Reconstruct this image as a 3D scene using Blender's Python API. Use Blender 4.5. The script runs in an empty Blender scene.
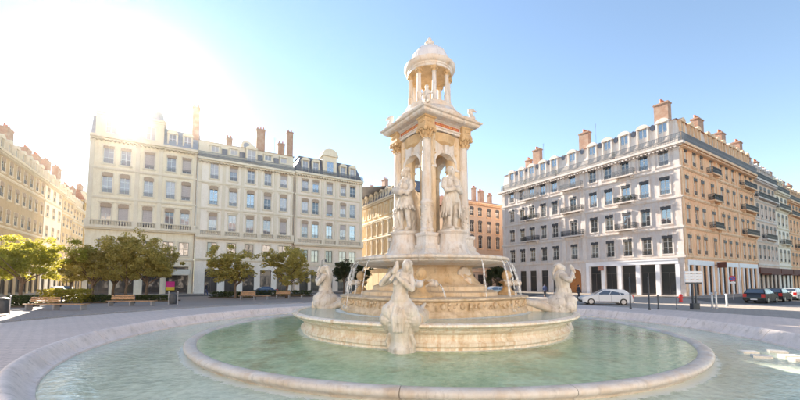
import bpy, bmesh, math, random
from mathutils import Vector, Matrix
random.seed(7)
PI = math.pi
R = math.radians
scene = bpy.context.scene
COL = scene.collection

# ------------------------------------------------------------------ camera, sky, sun, exposure
cam_d = bpy.data.cameras.new('camera'); cam = bpy.data.objects.new('camera', cam_d); COL.objects.link(cam)
cam.location = (0, 0, 2.3); cam.rotation_euler = (R(90 + 3.62), 0, 0)
cam_d.sensor_width = 36; cam_d.lens = 348 / 800 * 36; cam_d.shift_y = 59 / 800
cam_d.clip_start = 0.1; cam_d.clip_end = 3000
scene.camera = cam
SUN_AZ, SUN_EL = -38.0, 22.0
world = bpy.data.worlds.new('World'); scene.world = world; world.use_nodes = True
nt = world.node_tree
sky = nt.nodes.new('ShaderNodeTexSky'); sky.sky_type = 'NISHITA'; sky.sun_disc = False
sky.sun_elevation = R(SUN_EL); sky.sun_rotation = R(SUN_AZ)
sky.dust_density = 0.0; sky.air_density = 1.0; sky.ozone_density = 0.35
nt.links.new(sky.outputs[0], nt.nodes['Background'].inputs[0])
nt.nodes['Background'].inputs[1].default_value = 0.065
sun_d = bpy.data.lights.new('sun', 'SUN'); sun = bpy.data.objects.new('sun', sun_d); COL.objects.link(sun)
sun_d.energy = 5.0; sun_d.angle = R(0.53); sun_d.color = (1.0, 0.89, 0.73)
sdir = Vector((math.sin(R(SUN_AZ)) * math.cos(R(SUN_EL)), math.cos(R(SUN_AZ)) * math.cos(R(SUN_EL)), math.sin(R(SUN_EL))))
sun.rotation_euler = sdir.to_track_quat('Z', 'Y').to_euler(); sun.location = sdir * 200
vs = scene.view_settings
vs.view_transform = 'Standard'; vs.look = 'None'; vs.gamma = 1.0; vs.use_curve_mapping = False
vs.exposure = 2.25
scene.render.engine = 'CYCLES'
scene.cycles.use_denoising = True
scene.cycles.max_bounces = 6; scene.cycles.diffuse_bounces = 4; scene.cycles.glossy_bounces = 3
scene.cycles.transmission_bounces = 3; scene.cycles.transparent_max_bounces = 6; scene.cycles.volume_bounces = 1
scene.cycles.sample_clamp_indirect = 6.0

# ------------------------------------------------------------------ materials
MATS = {}
def nodes_of(name):
    m = bpy.data.materials.new(name); m.use_nodes = True
    MATS[name] = m
    t = m.node_tree; return m, t, t.nodes['Principled BSDF'], t.nodes['Material Output']
def N(t, kind, **kw):
    n = t.nodes.new(kind)
    for k, v in kw.items():
        if k.startswith('i_'): n.inputs[k[2:].replace('_', ' ')].default_value = v
        elif k.startswith('n_'): n.inputs[int(k[2:])].default_value = v
        else: setattr(n, k, v)
    return n
def ramp(t, fac, stops):
    r = t.nodes.new('ShaderNodeValToRGB')
    cr = r.color_ramp
    while len(cr.elements) < len(stops): cr.elements.new(0.5)
    for e, (p, c) in zip(cr.elements, stops):
        e.position = p; e.color = (c[0], c[1], c[2], 1) if not isinstance(c, (int, float)) else (c, c, c, 1)
    t.links.new(fac, r.inputs[0]); return r.outputs[0]
def mixc(t, fac, a, b, mode='MIX'):
    m = t.nodes.new('ShaderNodeMix'); m.data_type = 'RGBA'; m.blend_type = mode
    for s, v in ((0, fac), (6, a), (7, b)):
        if isinstance(v, (int, float)): m.inputs[s].default_value = v
        elif isinstance(v, (tuple, list)): m.inputs[s].default_value = (v[0], v[1], v[2], 1)
        else: t.links.new(v, m.inputs[s])
    return m.outputs[2]
def noise(t, scale, detail=4, rough=.55, vec=None, stretch=None):
    n = N(t, 'ShaderNodeTexNoise'); n.inputs['Scale'].default_value = scale
    n.inputs['Detail'].default_value = detail; n.inputs['Roughness'].default_value = rough
    g = t.nodes.new('ShaderNodeNewGeometry'); v = g.outputs['Position']
    if stretch:
        mp = t.nodes.new('ShaderNodeVectorMath'); mp.operation = 'MULTIPLY'; mp.inputs[1].default_value = stretch
        t.links.new(v, mp.inputs[0]); v = mp.outputs[0]
    t.links.new(v, n.inputs['Vector']); return n.outputs[0]
def bump(t, b, h, strength, dist=.02):
    n = N(t, 'ShaderNodeBump'); n.inputs['Strength'].default_value = strength; n.inputs['Distance'].default_value = dist
    t.links.new(h, n.inputs['Height']); t.links.new(n.outputs[0], b.inputs['Normal'])
def stone(name, base, dark, stain=None, stain_amt=.5, scale=1.5, rough=.75, bmp=.25, spec=.3, soot=0):
    m, t, b, o = nodes_of(name)
    c = ramp(t, noise(t, scale, 6, .62), [(.32, dark), (.62, base)])
    fine = noise(t, scale * 14, 3, .6)
    c = mixc(t, .28, c, ramp(t, fine, [(.3, [x * .72 for x in base]), (.7, [min(1, x * 1.1) for x in base])]))
    if stain:
        s1 = ramp(t, noise(t, 1.1, 5, .65, stretch=(2.2, 2.2, .45)), [(.47, 0), (.68, 1)])
        mm = N(t, 'ShaderNodeMath', operation='MULTIPLY', n_1=stain_amt); t.links.new(s1, mm.inputs[0])
        c = mixc(t, mm.outputs[0], c, stain)
    if soot:
        s2 = ramp(t, noise(t, 3.0, 6, .72, stretch=(2.2, 2.2, .35)), [(.54, 0), (.66, soot)])
        c = mixc(t, s2, c, (.22, .18, .14))
    t.links.new(c, b.inputs['Base Color']); b.inputs['Roughness'].default_value = rough
    b.inputs['Specular IOR Level'].default_value = spec
    bump(t, b, fine, bmp, .015)
    return m
def plain(name, col, rough=.6, metal=0, spec=.5, var=.15, scale=6):
    m, t, b, o = nodes_of(name)
    n = noise(t, scale, 4)
    c = ramp(t, n, [(.3, [x * (1 - var) for x in col]), (.7, [min(1, x * (1 + var)) for x in col])])
    t.links.new(c, b.inputs['Base Color']); b.inputs['Roughness'].default_value = rough
    b.inputs['Metallic'].default_value = metal; b.inputs['Specular IOR Level'].default_value = spec
    return m
def glassy(name, col, fac=.3, rough=.03, var=.3):
    m, t, b, o = nodes_of(name)
    rnd = N(t, 'ShaderNodeObjectInfo').outputs['Random']
    c = ramp(t, rnd, [(0, [x * (1 - var) for x in col]), (1, [min(1, x * (1 + var)) for x in col])])
    t.links.new(c, b.inputs['Base Color']); b.inputs['Roughness'].default_value = .35
    g = N(t, 'ShaderNodeBsdfGlossy'); g.inputs['Roughness'].default_value = rough; g.inputs['Color'].default_value = (.95, .97, 1, 1)
    n = noise(t, .9, 2); bp = N(t, 'ShaderNodeBump'); bp.inputs['Strength'].default_value = .12; bp.inputs['Distance'].default_value = .05
    t.links.new(n, bp.inputs['Height']); t.links.new(bp.outputs[0], g.inputs['Normal'])
    lw = N(t, 'ShaderNodeFresnel'); lw.inputs['IOR'].default_value = 1.5
    ad = N(t, 'ShaderNodeMath', operation='MULTIPLY_ADD', n_1=1 - fac, n_2=fac); ad.use_clamp = True
    t.links.new(lw.outputs[0], ad.inputs[0])
    mx = N(t, 'ShaderNodeMixShader'); t.links.new(ad.outputs[0], mx.inputs[0]); t.links.new(b.outputs[0], mx.inputs[1]); t.links.new(g.outputs[0], mx.inputs[2])
    t.links.new(mx.outputs[0], o.inputs['Surface'])
    return m

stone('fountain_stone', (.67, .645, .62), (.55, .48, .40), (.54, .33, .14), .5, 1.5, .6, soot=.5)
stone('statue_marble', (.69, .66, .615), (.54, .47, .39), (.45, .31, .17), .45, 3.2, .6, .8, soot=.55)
stone('gold_stone', (.62, .45, .26), (.46, .30, .15), (.36, .21, .09), .4, 3.0, .6, soot=.4)  # golden ornament; on inner faces it stands in for recess shade
m, t, b, o = nodes_of('basin_stone')          # wet wall streaked by overflowing water
c = ramp(t, noise(t, 1.0, 6, .62), [(.3, (.64, .53, .39)), (.65, (.80, .73, .63))])
st1 = ramp(t, noise(t, 3.2, 5, .7, stretch=(1.6, 1.6, .16)), [(.48, 0), (.70, .8)])
c = mixc(t, st1, c, (.50, .28, .10))
st2 = ramp(t, noise(t, 5.5, 4, .7, stretch=(1.8, 1.8, .10)), [(.50, 0), (.66, .85)])
c = mixc(t, st2, c, (.86, .83, .76))
t.links.new(c, b.inputs['Base Color']); b.inputs['Roughness'].default_value = .35
bump(t, b, noise(t, 12, 3), .25, .015)
stone('rim_stone', (.66, .62, .57), (.50, .44, .38), (.46, .31, .17), .45, 1.1, .4, soot=.35)
stone('parapet_stone', (.84, .73, .67), (.72, .61, .56), (.50, .42, .36), .4, .8, .55, soot=.35)
stone('drum_stone', (.74, .60, .43), (.40, .28, .17), (.40, .26, .12), .6, 4.5, .65, .6)
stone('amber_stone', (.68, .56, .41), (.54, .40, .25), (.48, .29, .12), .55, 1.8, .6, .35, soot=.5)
plain('red_marble', (.42, .10, .05), .4, var=.35, scale=14)
plain('gilding', (.62, .38, .10), .45, var=.2)
stone('dome_lead', (.70, .69, .70), (.60, .58, .59), (.44, .40, .38), .3, 2.0, .5, .1)
stone('block_stone', (.72, .68, .62), (.6, .55, .5), None, 0, 3)
# building skins
stone('wall_ochre_cream', (.88, .79, .62), (.82, .71, .53), (.62, .47, .27), .28, .35, .85, .1)
stone('wall_pale_cream', (.90, .82, .72), (.84, .75, .63), (.66, .53, .40), .25, .35, .85, .1)
stone('wall_beige', (.88, .77, .66), (.81, .69, .57), (.64, .50, .37), .28, .35, .85, .1)
stone('wall_grey_limestone', (.66, .61, .59), (.55, .50, .48), (.58, .38, .25), .42, .4, .85, .12)
stone('wall_orange_warm_light', (.94, .57, .35), (.84, .46, .26), (.56, .29, .15), .45, .4, .85, .12)  # orange of warm reflected light put into the wall colour
stone('wall_rose', (.74, .58, .48), (.66, .49, .39), (.48, .32, .23), .4, .4, .85, .1)
stone('wall_salmon', (.62, .47, .36), (.55, .40, .30), (.58, .35, .24), .3, .4, .9, .1)
stone('wall_golden', (.74, .57, .35), (.65, .48, .27), (.48, .32, .16), .4, .4, .85, .1)
stone('wall_tan', (.60, .46, .30), (.52, .39, .24), (.42, .30, .17), .3, .35, .85, .1)
stone('wall_amber', (.62, .42, .17), (.53, .34, .12), (.40, .24, .08), .3, .3, .9, .1)
stone('trim_cream', (.80, .72, .58), (.72, .62, .48), (.60, .46, .30), .25, .6, .8, .1)
stone('trim_grey', (.74, .68, .64), (.63, .56, .52), (.60, .40, .26), .45, .6, .8, .12)
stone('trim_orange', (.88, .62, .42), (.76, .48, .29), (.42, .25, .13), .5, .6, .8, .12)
plain('white_paint', (.76, .76, .80), .55, var=.06, scale=1)
plain('slate', (.14, .15, .19), .5, var=.3, scale=3)
plain('zinc', (.36, .37, .41), .45, var=.15, scale=2)
plain('tile_red', (.34, .13, .08), .85, var=.35, scale=4)
m, t, b, o = nodes_of('brick')
br = N(t, 'ShaderNodeTexBrick'); br.inputs['Color1'].default_value = (.38, .20, .13, 1); br.inputs['Color2'].default_value = (.30, .15, .10, 1)
br.inputs['Mortar'].default_value = (.42, .34, .28, 1); br.inputs['Scale'].default_value = 3.2
tc = N(t, 'ShaderNodeTexCoord'); sep = N(t, 'ShaderNodeSeparateXYZ'); cmb = N(t, 'ShaderNodeCombineXYZ'); ad = N(t, 'ShaderNodeMath', operation='ADD')
t.links.new(tc.outputs['Object'], sep.inputs[0]); t.links.new(sep.outputs[0], ad.inputs[0]); t.links.new(sep.outputs[1], ad.inputs[1])
t.links.new(ad.outputs[0], cmb.inputs[0]); t.links.new(sep.outputs[2], cmb.inputs[1]); t.links.new(cmb.outputs[0], br.inputs['Vector'])
t.links.new(mixc(t, ramp(t, noise(t, 1.6), [(.4, 0), (.7, .5)]), br.outputs[0], (.5, .4, .32)), b.inputs['Base Color']); b.inputs['Roughness'].default_value = .9
plain('terracotta', (.48, .17, .09), .8, var=.25)
plain('iron', (.045, .048, .055), .5, var=.2)
plain('iron_grey', (.16, .165, .18), .5, var=.2)
plain('lambrequin_grey', (.06, .06, .068), .55, var=.2)
plain('lambrequin_brown', (.42, .31, .22), .7, var=.15)
plain('frame_white', (.68, .66, .62), .5, var=.06)
plain('frame_dark', (.10, .085, .08), .5, var=.1)
plain('blind_beige', (.66, .55, .46), .8, var=.1)
plain('shutter_grey', (.52, .46, .44), .7, var=.1)
glassy('glass_sky', (.04, .05, .065), .30)
glassy('glass_curtain', (.33, .27, .23), .12, var=.5)
glassy('glass_dark', (.022, .022, .026), .07)
glassy('glass_shop', (.014, .014, .017), .0)
plain('oak_door', (.36, .14, .04), .5, var=.3, scale=9)
plain('timber', (.44, .25, .13), .6, var=.3, scale=8)
plain('granite', (.28, .27, .27), .7, var=.2, scale=20)
plain('bark', (.13, .085, .055), .9, var=.35, scale=12)
plain('black_rubber', (.02, .02, .02), .7)
plain('alloy', (.45, .45, .47), .35, metal=.7)
plain('car_white', (.74, .74, .74), .22, var=.02)
plain('car_black', (.022, .023, .028), .2, var=.05)
plain('car_silver', (.40, .41, .42), .28, metal=.4, var=.03)
plain('car_blue', (.05, .08, .15), .2, var=.05)
glassy('car_glass', (.03, .035, .04), .12)
plain('lamp_red', (.55, .02, .015), .3)
plain('lamp_clear', (.7, .7, .68), .2)
plain('sign_white', (.75, .76, .78), .5, var=.03)
plain('sign_blue', (.03, .08, .35), .5)
plain('sign_red', (.55, .03, .03), .5)
plain('magenta', (.70, .02, .22), .5, var=.03)
plain('yellow', (.85, .55, .03), .5, var=.03)
plain('awning_dark', (.13, .05, .04), .8)
plain('cloth_dark', (.035, .035, .045), .9)
plain('cloth_blue', (.05, .07, .16), .9)
plain('skin', (.52, .33, .24), .6)
plain('plant_pot', (.30, .13, .07), .8)
plain('road_paint', (.78, .76, .72), .7, var=.12, scale=3)
plain('soil', (.09, .065, .045), .95)

def leafmat(name, a, bcol, tr):
    m, t, b, o = nodes_of(name)
    g = N(t, 'ShaderNodeNewGeometry')
    c = ramp(t, g.outputs['Random Per Island'], [(0, a), (1, bcol)])
    t.links.new(c, b.inputs['Base Color']); b.inputs['Roughness'].default_value = .55; b.inputs['Specular IOR Level'].default_value = .3
    tl = N(t, 'ShaderNodeBsdfTranslucent')
    t.links.new(mixc(t, .5, c, tr), tl.inputs[0])
    mx = N(t, 'ShaderNodeMixShader'); mx.inputs[0].default_value = .5
    t.links.new(b.outputs[0], mx.inputs[1]); t.links.new(tl.outputs[0], mx.inputs[2]); t.links.new(mx.outputs[0], o.inputs['Surface'])
leafmat('leaf_bright', (.18, .21, .035), (.40, .40, .07), (.75, .62, .07))
leafmat('leaf_olive', (.22, .20, .06), (.54, .45, .14), (.9, .68, .14))
leafmat('leaf_dark', (.030, .045, .018), (.08, .095, .03), (.10, .11, .03))
leafmat('leaf_yellow', (.26, .24, .03), (.42, .34, .05), (.55, .42, .05))
leafmat('leaf_hedge', (.035, .055, .018), (.10, .12, .035), (.14, .15, .03))

# ground sheet materials
def paving(name, a, bcol, scale, joint=.35, rough=.7):
    m, t, b, o = nodes_of(name)
    v = N(t, 'ShaderNodeTexBrick'); v.inputs['Scale'].default_value = scale; v.inputs['Mortar Size'].default_value = .014
    v.inputs['Color1'].default_value = (*a, 1); v.inputs['Color2'].default_value = (*bcol, 1); v.inputs['Mortar'].default_value = (a[0] * joint, a[1] * joint, a[2] * joint, 1)
    g = N(t, 'ShaderNodeNewGeometry'); t.links.new(g.outputs['Position'], v.inputs['Vector'])
    c = mixc(t, ramp(t, noise(t, .35, 6, .65), [(.35, 0), (.7, .55)]), v.outputs[0], [x * .68 for x in a])
    c = mixc(t, .3, c, ramp(t, noise(t, 7, 4), [(.3, [x * .7 for x in a]), (.7, [x * 1.25 for x in a])]))
    t.links.new(c, b.inputs['Base Color']); b.inputs['Roughness'].default_value = rough; b.inputs['Specular IOR Level'].default_value = .35
    bump(t, b, v.outputs[1], -.3, .01)
paving('plaza_paving', (.72, .59, .52), (.78, .645, .57), .9)
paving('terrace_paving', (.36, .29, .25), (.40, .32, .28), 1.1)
paving('pavement_slabs', (.36, .31, .27), (.40, .345, .30), .8)
m, t, b, o = nodes_of('asphalt')
c = mixc(t, .5, ramp(t, noise(t, .3, 6, .65), [(.3, (.06, .058, .06)), (.7, (.11, .105, .10))]), ramp(t, noise(t, 40, 2), [(.3, (.05, .05, .05)), (.7, (.14, .135, .13))]))
t.links.new(c, b.inputs['Base Color']); b.inputs['Roughness'].default_value = .8

CX, CY = 1.4, 15.8
def water(name, deep, shallow, algae, radii, amt, scale=3.0, ripple=.35):
    m, t, b, o = nodes_of(name)
    c = ramp(t, noise(t, .55, 5, .6), [(.3, deep), (.65, shallow)])
    a1 = ramp(t, noise(t, .38, 8, .68, stretch=(1, .8, 1)), [(.53, 0), (.64, amt)])
    c = mixc(t, .35, c, ramp(t, noise(t, 5.0, 5, .7), [(.35, [x * .55 for x in deep]), (.65, [min(1, x * 1.3) for x in shallow])]))
    c = mixc(t, a1, c, algae)
    g = N(t, 'ShaderNodeNewGeometry'); sb = N(t, 'ShaderNodeVectorMath', operation='SUBTRACT'); sb.inputs[1].default_value = (CX, CY, 0)
    t.links.new(g.outputs['Position'], sb.inputs[0])
    ml = N(t, 'ShaderNodeVectorMath', operation='MULTIPLY'); ml.inputs[1].default_value = (1, 1, 0); t.links.new(sb.outputs[0], ml.inputs[0])
    ln = N(t, 'ShaderNodeVectorMath', operation='LENGTH'); t.links.new(ml.outputs[0], ln.inputs[0])
    nz = noise(t, 4.5, 6, .8)
    foam = None
    for r0, wd in radii:
        s = N(t, 'ShaderNodeMath', operation='SUBTRACT', n_1=r0); t.links.new(ln.outputs['Value'], s.inputs[0])
        ab = N(t, 'ShaderNodeMath', operation='ABSOLUTE'); t.links.new(s.outputs[0], ab.inputs[0])
        mr = N(t, 'ShaderNodeMapRange'); mr.inputs[1].default_value = 0; mr.inputs[2].default_value = wd; mr.inputs[3].default_value = 1; mr.inputs[4].default_value = 0
        t.links.new(ab.outputs[0], mr.inputs[0])
        if foam is None: foam = mr.outputs[0]
        else:
            mxm = N(t, 'ShaderNodeMath', operation='MAXIMUM'); t.links.new(foam, mxm.inputs[0]); t.links.new(mr.outputs[0], mxm.inputs[1]); foam = mxm.outputs[0]
    nz2 = ramp(t, nz, [(.36, 0), (.66, 1)])
    sm = N(t, 'ShaderNodeMath', operation='MULTIPLY_ADD', n_1=.55); t.links.new(nz2, sm.inputs[0]); t.links.new(foam, sm.inputs[2])
    fm = ramp(t, sm.outputs[0], [(.62, 0), (.98, 1)])
    f2 = N(t, 'ShaderNodeMath', operation='MULTIPLY', n_1=.75); t.links.new(fm, f2.inputs[0])
    c = mixc(t, f2.outputs[0], c, (.78, .82, .80))
    t.links.new(c, b.inputs['Base Color'])
    rr = N(t, 'ShaderNodeMapRange'); rr.inputs[3].default_value = .04; rr.inputs[4].default_value = .6; t.links.new(fm, rr.inputs[0]); t.links.new(rr.outputs[0], b.inputs['Roughness'])
    b.inputs['IOR'].default_value = 1.33; b.inputs['Specular IOR Level'].default_value = .5
    w1 = noise(t, scale, 3, .6, stretch=(1, 1.5, 1)); w2 = noise(t, scale * 3.1, 2, .5)
    ad = N(t, 'ShaderNodeMath', operation='MULTIPLY_ADD', n_1=.35); t.links.new(w2, ad.inputs[0]); t.links.new(w1, ad.inputs[2])
    ad2 = N(t, 'ShaderNodeMath', operation='MULTIPLY_ADD', n_1=.5); t.links.new(fm, ad2.inputs[0]); t.links.new(ad.outputs[0], ad2.inputs[2])
    bump(t, b, ad2.outputs[0], ripple, .08)
water('water_outer', (.37, .47, .37), (.58, .65, .53), (.36, .40, .26), [(9.42, .30)], .35, 3.0, .25)
water('water_inner', (.23, .38, .22), (.44, .57, .37), (.17, .17, .06), [(5.52, .42)], .75, 3.2, .15)
water('water_middle', (.34, .43, .34), (.50, .57, .48), (.34, .34, .22), [(4.05, .35)], .4, 5.0, .3)
m, t, b, o = nodes_of('water_stream')
b.inputs['Base Color'].default_value = (.9, .93, .95, 1); b.inputs['Roughness'].default_value = .15
tb = N(t, 'ShaderNodeBsdfTransparent'); mx = N(t, 'ShaderNodeMixShader')
t.links.new(ramp(t, noise(t, 9, 3, .6), [(.35, .14), (.65, .6)]), mx.inputs[0])
t.links.new(tb.outputs[0], mx.inputs[1]); t.links.new(b.outputs[0], mx.inputs[2]); t.links.new(mx.outputs[0], o.inputs['Surface'])

# ------------------------------------------------------------------ mesh helpers
class MB:
    def __init__(self): self.v = []; self.f = []
    def add(self, vs, fs):
        n = len(self.v); self.v += [tuple(p) for p in vs]; self.f += [tuple(i + n for i in q) for q in fs]; return self
    def box(self, x0, y0, z0, x1, y1, z1):
        return self.add([(x0, y0, z0), (x1, y0, z0), (x1, y1, z0), (x0, y1, z0), (x0, y0, z1), (x1, y0, z1), (x1, y1, z1), (x0, y1, z1)],
                        [(0, 3, 2, 1), (4, 5, 6, 7), (0, 1, 5, 4), (1, 2, 6, 5), (2, 3, 7, 6), (3, 0, 4, 7)])
    def lathe(self, prof, n=32, ph=0, cx=0, cy=0, cap=True, mod=None):
        vs = []; fs = []; k = len(prof)
        for i in range(n):
            a = ph + 2 * PI * i / n
            for r, z in prof:
                q = r * (mod(a, z) if mod else 1); vs.append((cx + q * math.cos(a), cy + q * math.sin(a), z))
        for i in range(n):
            j = (i + 1) % n
            for s in range(k - 1): fs.append((i * k + s, j * k + s, j * k + s + 1, i * k + s + 1))
        if cap:
            if prof[0][0] > 1e-4: fs.append(tuple(i * k for i in reversed(range(n))))
            if prof[-1][0] > 1e-4: fs.append(tuple(i * k + k - 1 for i in range(n)))
        return self.add(vs, fs)
    def sweep(self, poly, a0, a1, n):          # closed (r,z) polygon swept about z
        k = len(poly); vs = []; fs = []
        for i in range(n + 1):
            a = a0 + (a1 - a0) * i / n
            vs += [(r * math.cos(a), r * math.sin(a), z) for r, z in poly]
        for i in range(n):
            for s in range(k):
                s2 = (s + 1) % k; fs.append((i * k + s, (i + 1) * k + s, (i + 1) * k + s2, i * k + s2))
        fs.append(tuple(range(k))); fs.append(tuple(reversed(range(n * k, n * k + k))))
        return self.add(vs, fs)
    def prism(self, poly, y0, y1):             # (x,z) polygon extruded along y
        k = len(poly); vs = [(x, y0, z) for x, z in poly] + [(x, y1, z) for x, z in poly]
        fs = [tuple(range(k)), tuple(reversed(range(k, 2 * k)))] + [(i, i + k, (i + 1) % k + k, (i + 1) % k) for i in range(k)]
        return self.add(vs, fs)
    def vprism(self, poly, z0, z1):            # (x,y) polygon extruded up
        k = len(poly); vs = [(x, y, z0) for x, y in poly] + [(x, y, z1) for x, y in poly]
        fs = [tuple(reversed(range(k))), tuple(range(k, 2 * k))] + [(i, (i + 1) % k, (i + 1) % k + k, i + k) for i in range(k)]
        return self.add(vs, fs)
    def tube(self, pts, rad, n=8):
        pts = [Vector(p) for p in pts]; k = len(pts); rs = rad if isinstance(rad, (list, tuple)) else [rad] * k
        vs = []; fs = []; up = Vector((0.13, 0.21, 1)).normalized()
        for i, p in enumerate(pts):
            d = (pts[min(i + 1, k - 1)] - pts[max(i - 1, 0)]).normalized()
            a = d.cross(up if abs(d.dot(up)) < .95 else Vector((1, 0, 0))).normalized(); c = d.cross(a)
            for j in range(n):
                th = 2 * PI * j / n; vs.append(p + (a * math.cos(th) + c * math.sin(th)) * rs[i])
        for i in range(k - 1):
            for j in range(n): fs.append((i * n + j, i * n + (j + 1) % n, (i + 1) * n + (j + 1) % n, (i + 1) * n + j))
        fs.append(tuple(reversed(range(n)))); fs.append(tuple(range((k - 1) * n, k * n)))
        return self.add(vs, fs)
    def ball(self, c, rad, rot=None, n=14, m=9):
        rx, ry, rz = rad if isinstance(rad, (list, tuple)) else (rad,) * 3
        vs = []; fs = []; M3 = rot if rot is not None else Matrix.Identity(3); c = Vector(c)
        for i in range(1, m):
            th = PI * i / m
            for j in range(n):
                ph = 2 * PI * j / n
                vs.append(c + M3 @ Vector((rx * math.sin(th) * math.cos(ph), ry * math.sin(th) * math.sin(ph), rz * math.cos(th))))
        top = len(vs); vs.append(c + M3 @ Vector((0, 0, rz))); vs.append(c - M3 @ Vector((0, 0, rz)))
        for i in range(m - 2):
            for j in range(n): fs.append((i * n + j, (i + 1) * n + j, (i + 1) * n + (j + 1) % n, i * n + (j + 1) % n))
        for j in range(n):
            fs.append((top, j, (j + 1) % n)); fs.append((top + 1, (m - 2) * n + (j + 1) % n, (m - 2) * n + j))
        return self.add(vs, fs)
    def limb(self, pts, rs, n=12):             # rounded chain of overlapping balls and tubes (for sculpting)
        self.tube(pts, rs, n)
        for p, r in zip(pts, rs): self.ball(p, r * 1.01, n=n, m=8)
        return self
    def mesh(self, name, fix=True):
        me = bpy.data.meshes.new(name); me.from_pydata(self.v, [], self.f); me.update()
        if fix:
            bm = bmesh.new(); bm.from_mesh(me); bmesh.ops.recalc_face_normals(bm, faces=bm.faces); bm.to_mesh(me); bm.free()
        return me
def setmat(me, m):
    me.materials.clear(); me.materials.append(MATS[m] if isinstance(m, str) else m)
def smooth(me, ang=40):
    me.shade_smooth() if hasattr(me, 'shade_smooth') else None
    if ang is not None and hasattr(me, 'set_sharp_from_angle'): me.set_sharp_from_angle(angle=R(ang))
def put(name, me, parent=None, loc=(0, 0, 0), rz=0, scale=None):
    o = bpy.data.objects.new(name, me); COL.objects.link(o); o.parent = parent; o.location = loc; o.rotation_euler = (0, 0, rz)
    if scale: o.scale = scale
    return o
def make(name, mb, mat, parent=None, loc=(0, 0, 0), rz=0, sm=None, fix=True):
    me = mb.mesh(name, fix); setmat(me, mat)
    if sm is not None: smooth(me, sm)
    return put(name, me, parent, loc, rz)
def tag(o, label=None, cat=None, group=None, kind=None):
    if label: o['label'] = label
    if cat: o['category'] = cat
    if group: o['group'] = group
    if kind: o['kind'] = kind
    return o
def empty(name, loc, rz=0, label=None, cat=None, group=None):
    o = bpy.data.objects.new(name, None); COL.objects.link(o); o.location = loc; o.rotation_euler = (0, 0, rz); o.empty_display_size = .3
    return tag(o, label, cat, group)
def copy_tree(o, parent=None):
    c = o.copy(); COL.objects.link(c); c.parent = parent
    for ch in list(o.children): copy_tree(ch, c)
    return c
def remesh(mb, name, voxel, it=4, mat='statue_marble'):
    me = mb.mesh(name); o = bpy.data.objects.new(name, me); COL.objects.link(o)
    md = o.modifiers.new('r', 'REMESH'); md.mode = 'VOXEL'; md.voxel_size = voxel
    if it: s = o.modifiers.new('s', 'SMOOTH'); s.factor = .5; s.iterations = it
    dg = bpy.context.evaluated_depsgraph_get(); dg.update()
    out = bpy.data.meshes.new_from_object(o.evaluated_get(dg)); bpy.data.objects.remove(o); bpy.data.meshes.remove(me)
    out.name = name; setmat(out, mat); smooth(out, None)
    return out
def rotm(x=0, y=0, z=0):
    return (Matrix.Rotation(R(z), 3, 'Z') @ Matrix.Rotation(R(y), 3, 'Y') @ Matrix.Rotation(R(x), 3, 'X'))
def groundpt(px, py, z=0.0):
    a = (259 - py) / 348; c, s = math.cos(.0632), math.sin(.0632)
    k = (z - 2.3) / (s + c * a); return ((px - 400) / 348 * k, (c - s * a) * k)

# ------------------------------------------------------------------ ground
def ring(name, r0, r1, z, mat, n=128):
    mb = MB(); mb.add([(CX + r * math.cos(2 * PI * i / n), CY + r * math.sin(2 * PI * i / n), z) for i in range(n) for r in (r0, r1)],
                      [(2 * i, 2 * i + 1, (2 * i + 3) % (2 * n), (2 * i + 2) % (2 * n)) for i in range(n)])
    o = make(name, mb, mat, fix=False); tag(o, kind='structure'); return o
g = make('ground', MB().add([(-900, -900, 0), (900, -900, 0), (900, 1500, 0), (-900, 1500, 0)], [(0, 1, 2, 3)]), 'asphalt', fix=False); tag(g, kind='structure')
ring('plaza_paving', 12.5, 23.62, .004, 'plaza_paving')
BANG = R(30.8); CB, SB = math.cos(BANG), math.sin(BANG)
DR = Vector((CB, SB, 0)); DL = Vector((-SB, CB, 0))
CR = Vector((41, 50, 0))                      # corner of the right-hand building
LP = Vector((-34.3, 61.6, 0))
# terrace where the trees stand (raised a kerb's height), an arc outside the kerb ring
a0, a1 = R(104), R(196)
mb = MB(); mb.sweep([(23.85, -.05), (23.85, .115), (46, .115), (46, -.05)], a0, a1, 60)
terr = make('tree_terrace', mb, 'terrace_paving', None, (CX, CY, 0)); tag(terr, kind='structure')
kerb = empty('kerb', (CX, CY, 0)); tag(kerb, kind='structure')
ks = MB().sweep([(23.62, -.05), (23.62, .10), (23.65, .125), (23.845, .125), (23.845, -.05)], -R(1.45), R(1.45), 3).mesh('kerb_stone'); setmat(ks, 'granite')
for i in range(31):
    put('kerb_stone', ks, kerb, rz=a0 + R(1.5) + i * R(2.967))

# pavements along the building feet
def slab(name, p0, d, n, length, width, z=.12, mat='pavement_slabs'):
    a = p0; bb = p0 + d * length
    poly = [a, bb, bb + n * width, a + n * width]
    mb = MB().vprism([(p.x, p.y) for p in poly], -.05, z); o = make(name, mb, mat); tag(o, kind='structure'); return o
slab('pavement', LP - DR * 18, DR, Vector((SB, -CB, 0)), 49.5, 3.6)
slab('pavement', CR + DL * 34.4, -DL, Vector((-CB, -SB, 0)), 37.9, 3.4)
slab('pavement', CR - DL * 3.5 + DR * 0, DR, DL, 80, 3.45, .118)
slab('pavement', Vector((-60, 52, 0)) - DL * 30, DL, Vector((CB, SB, 0)), 90, 2.6)
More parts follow.
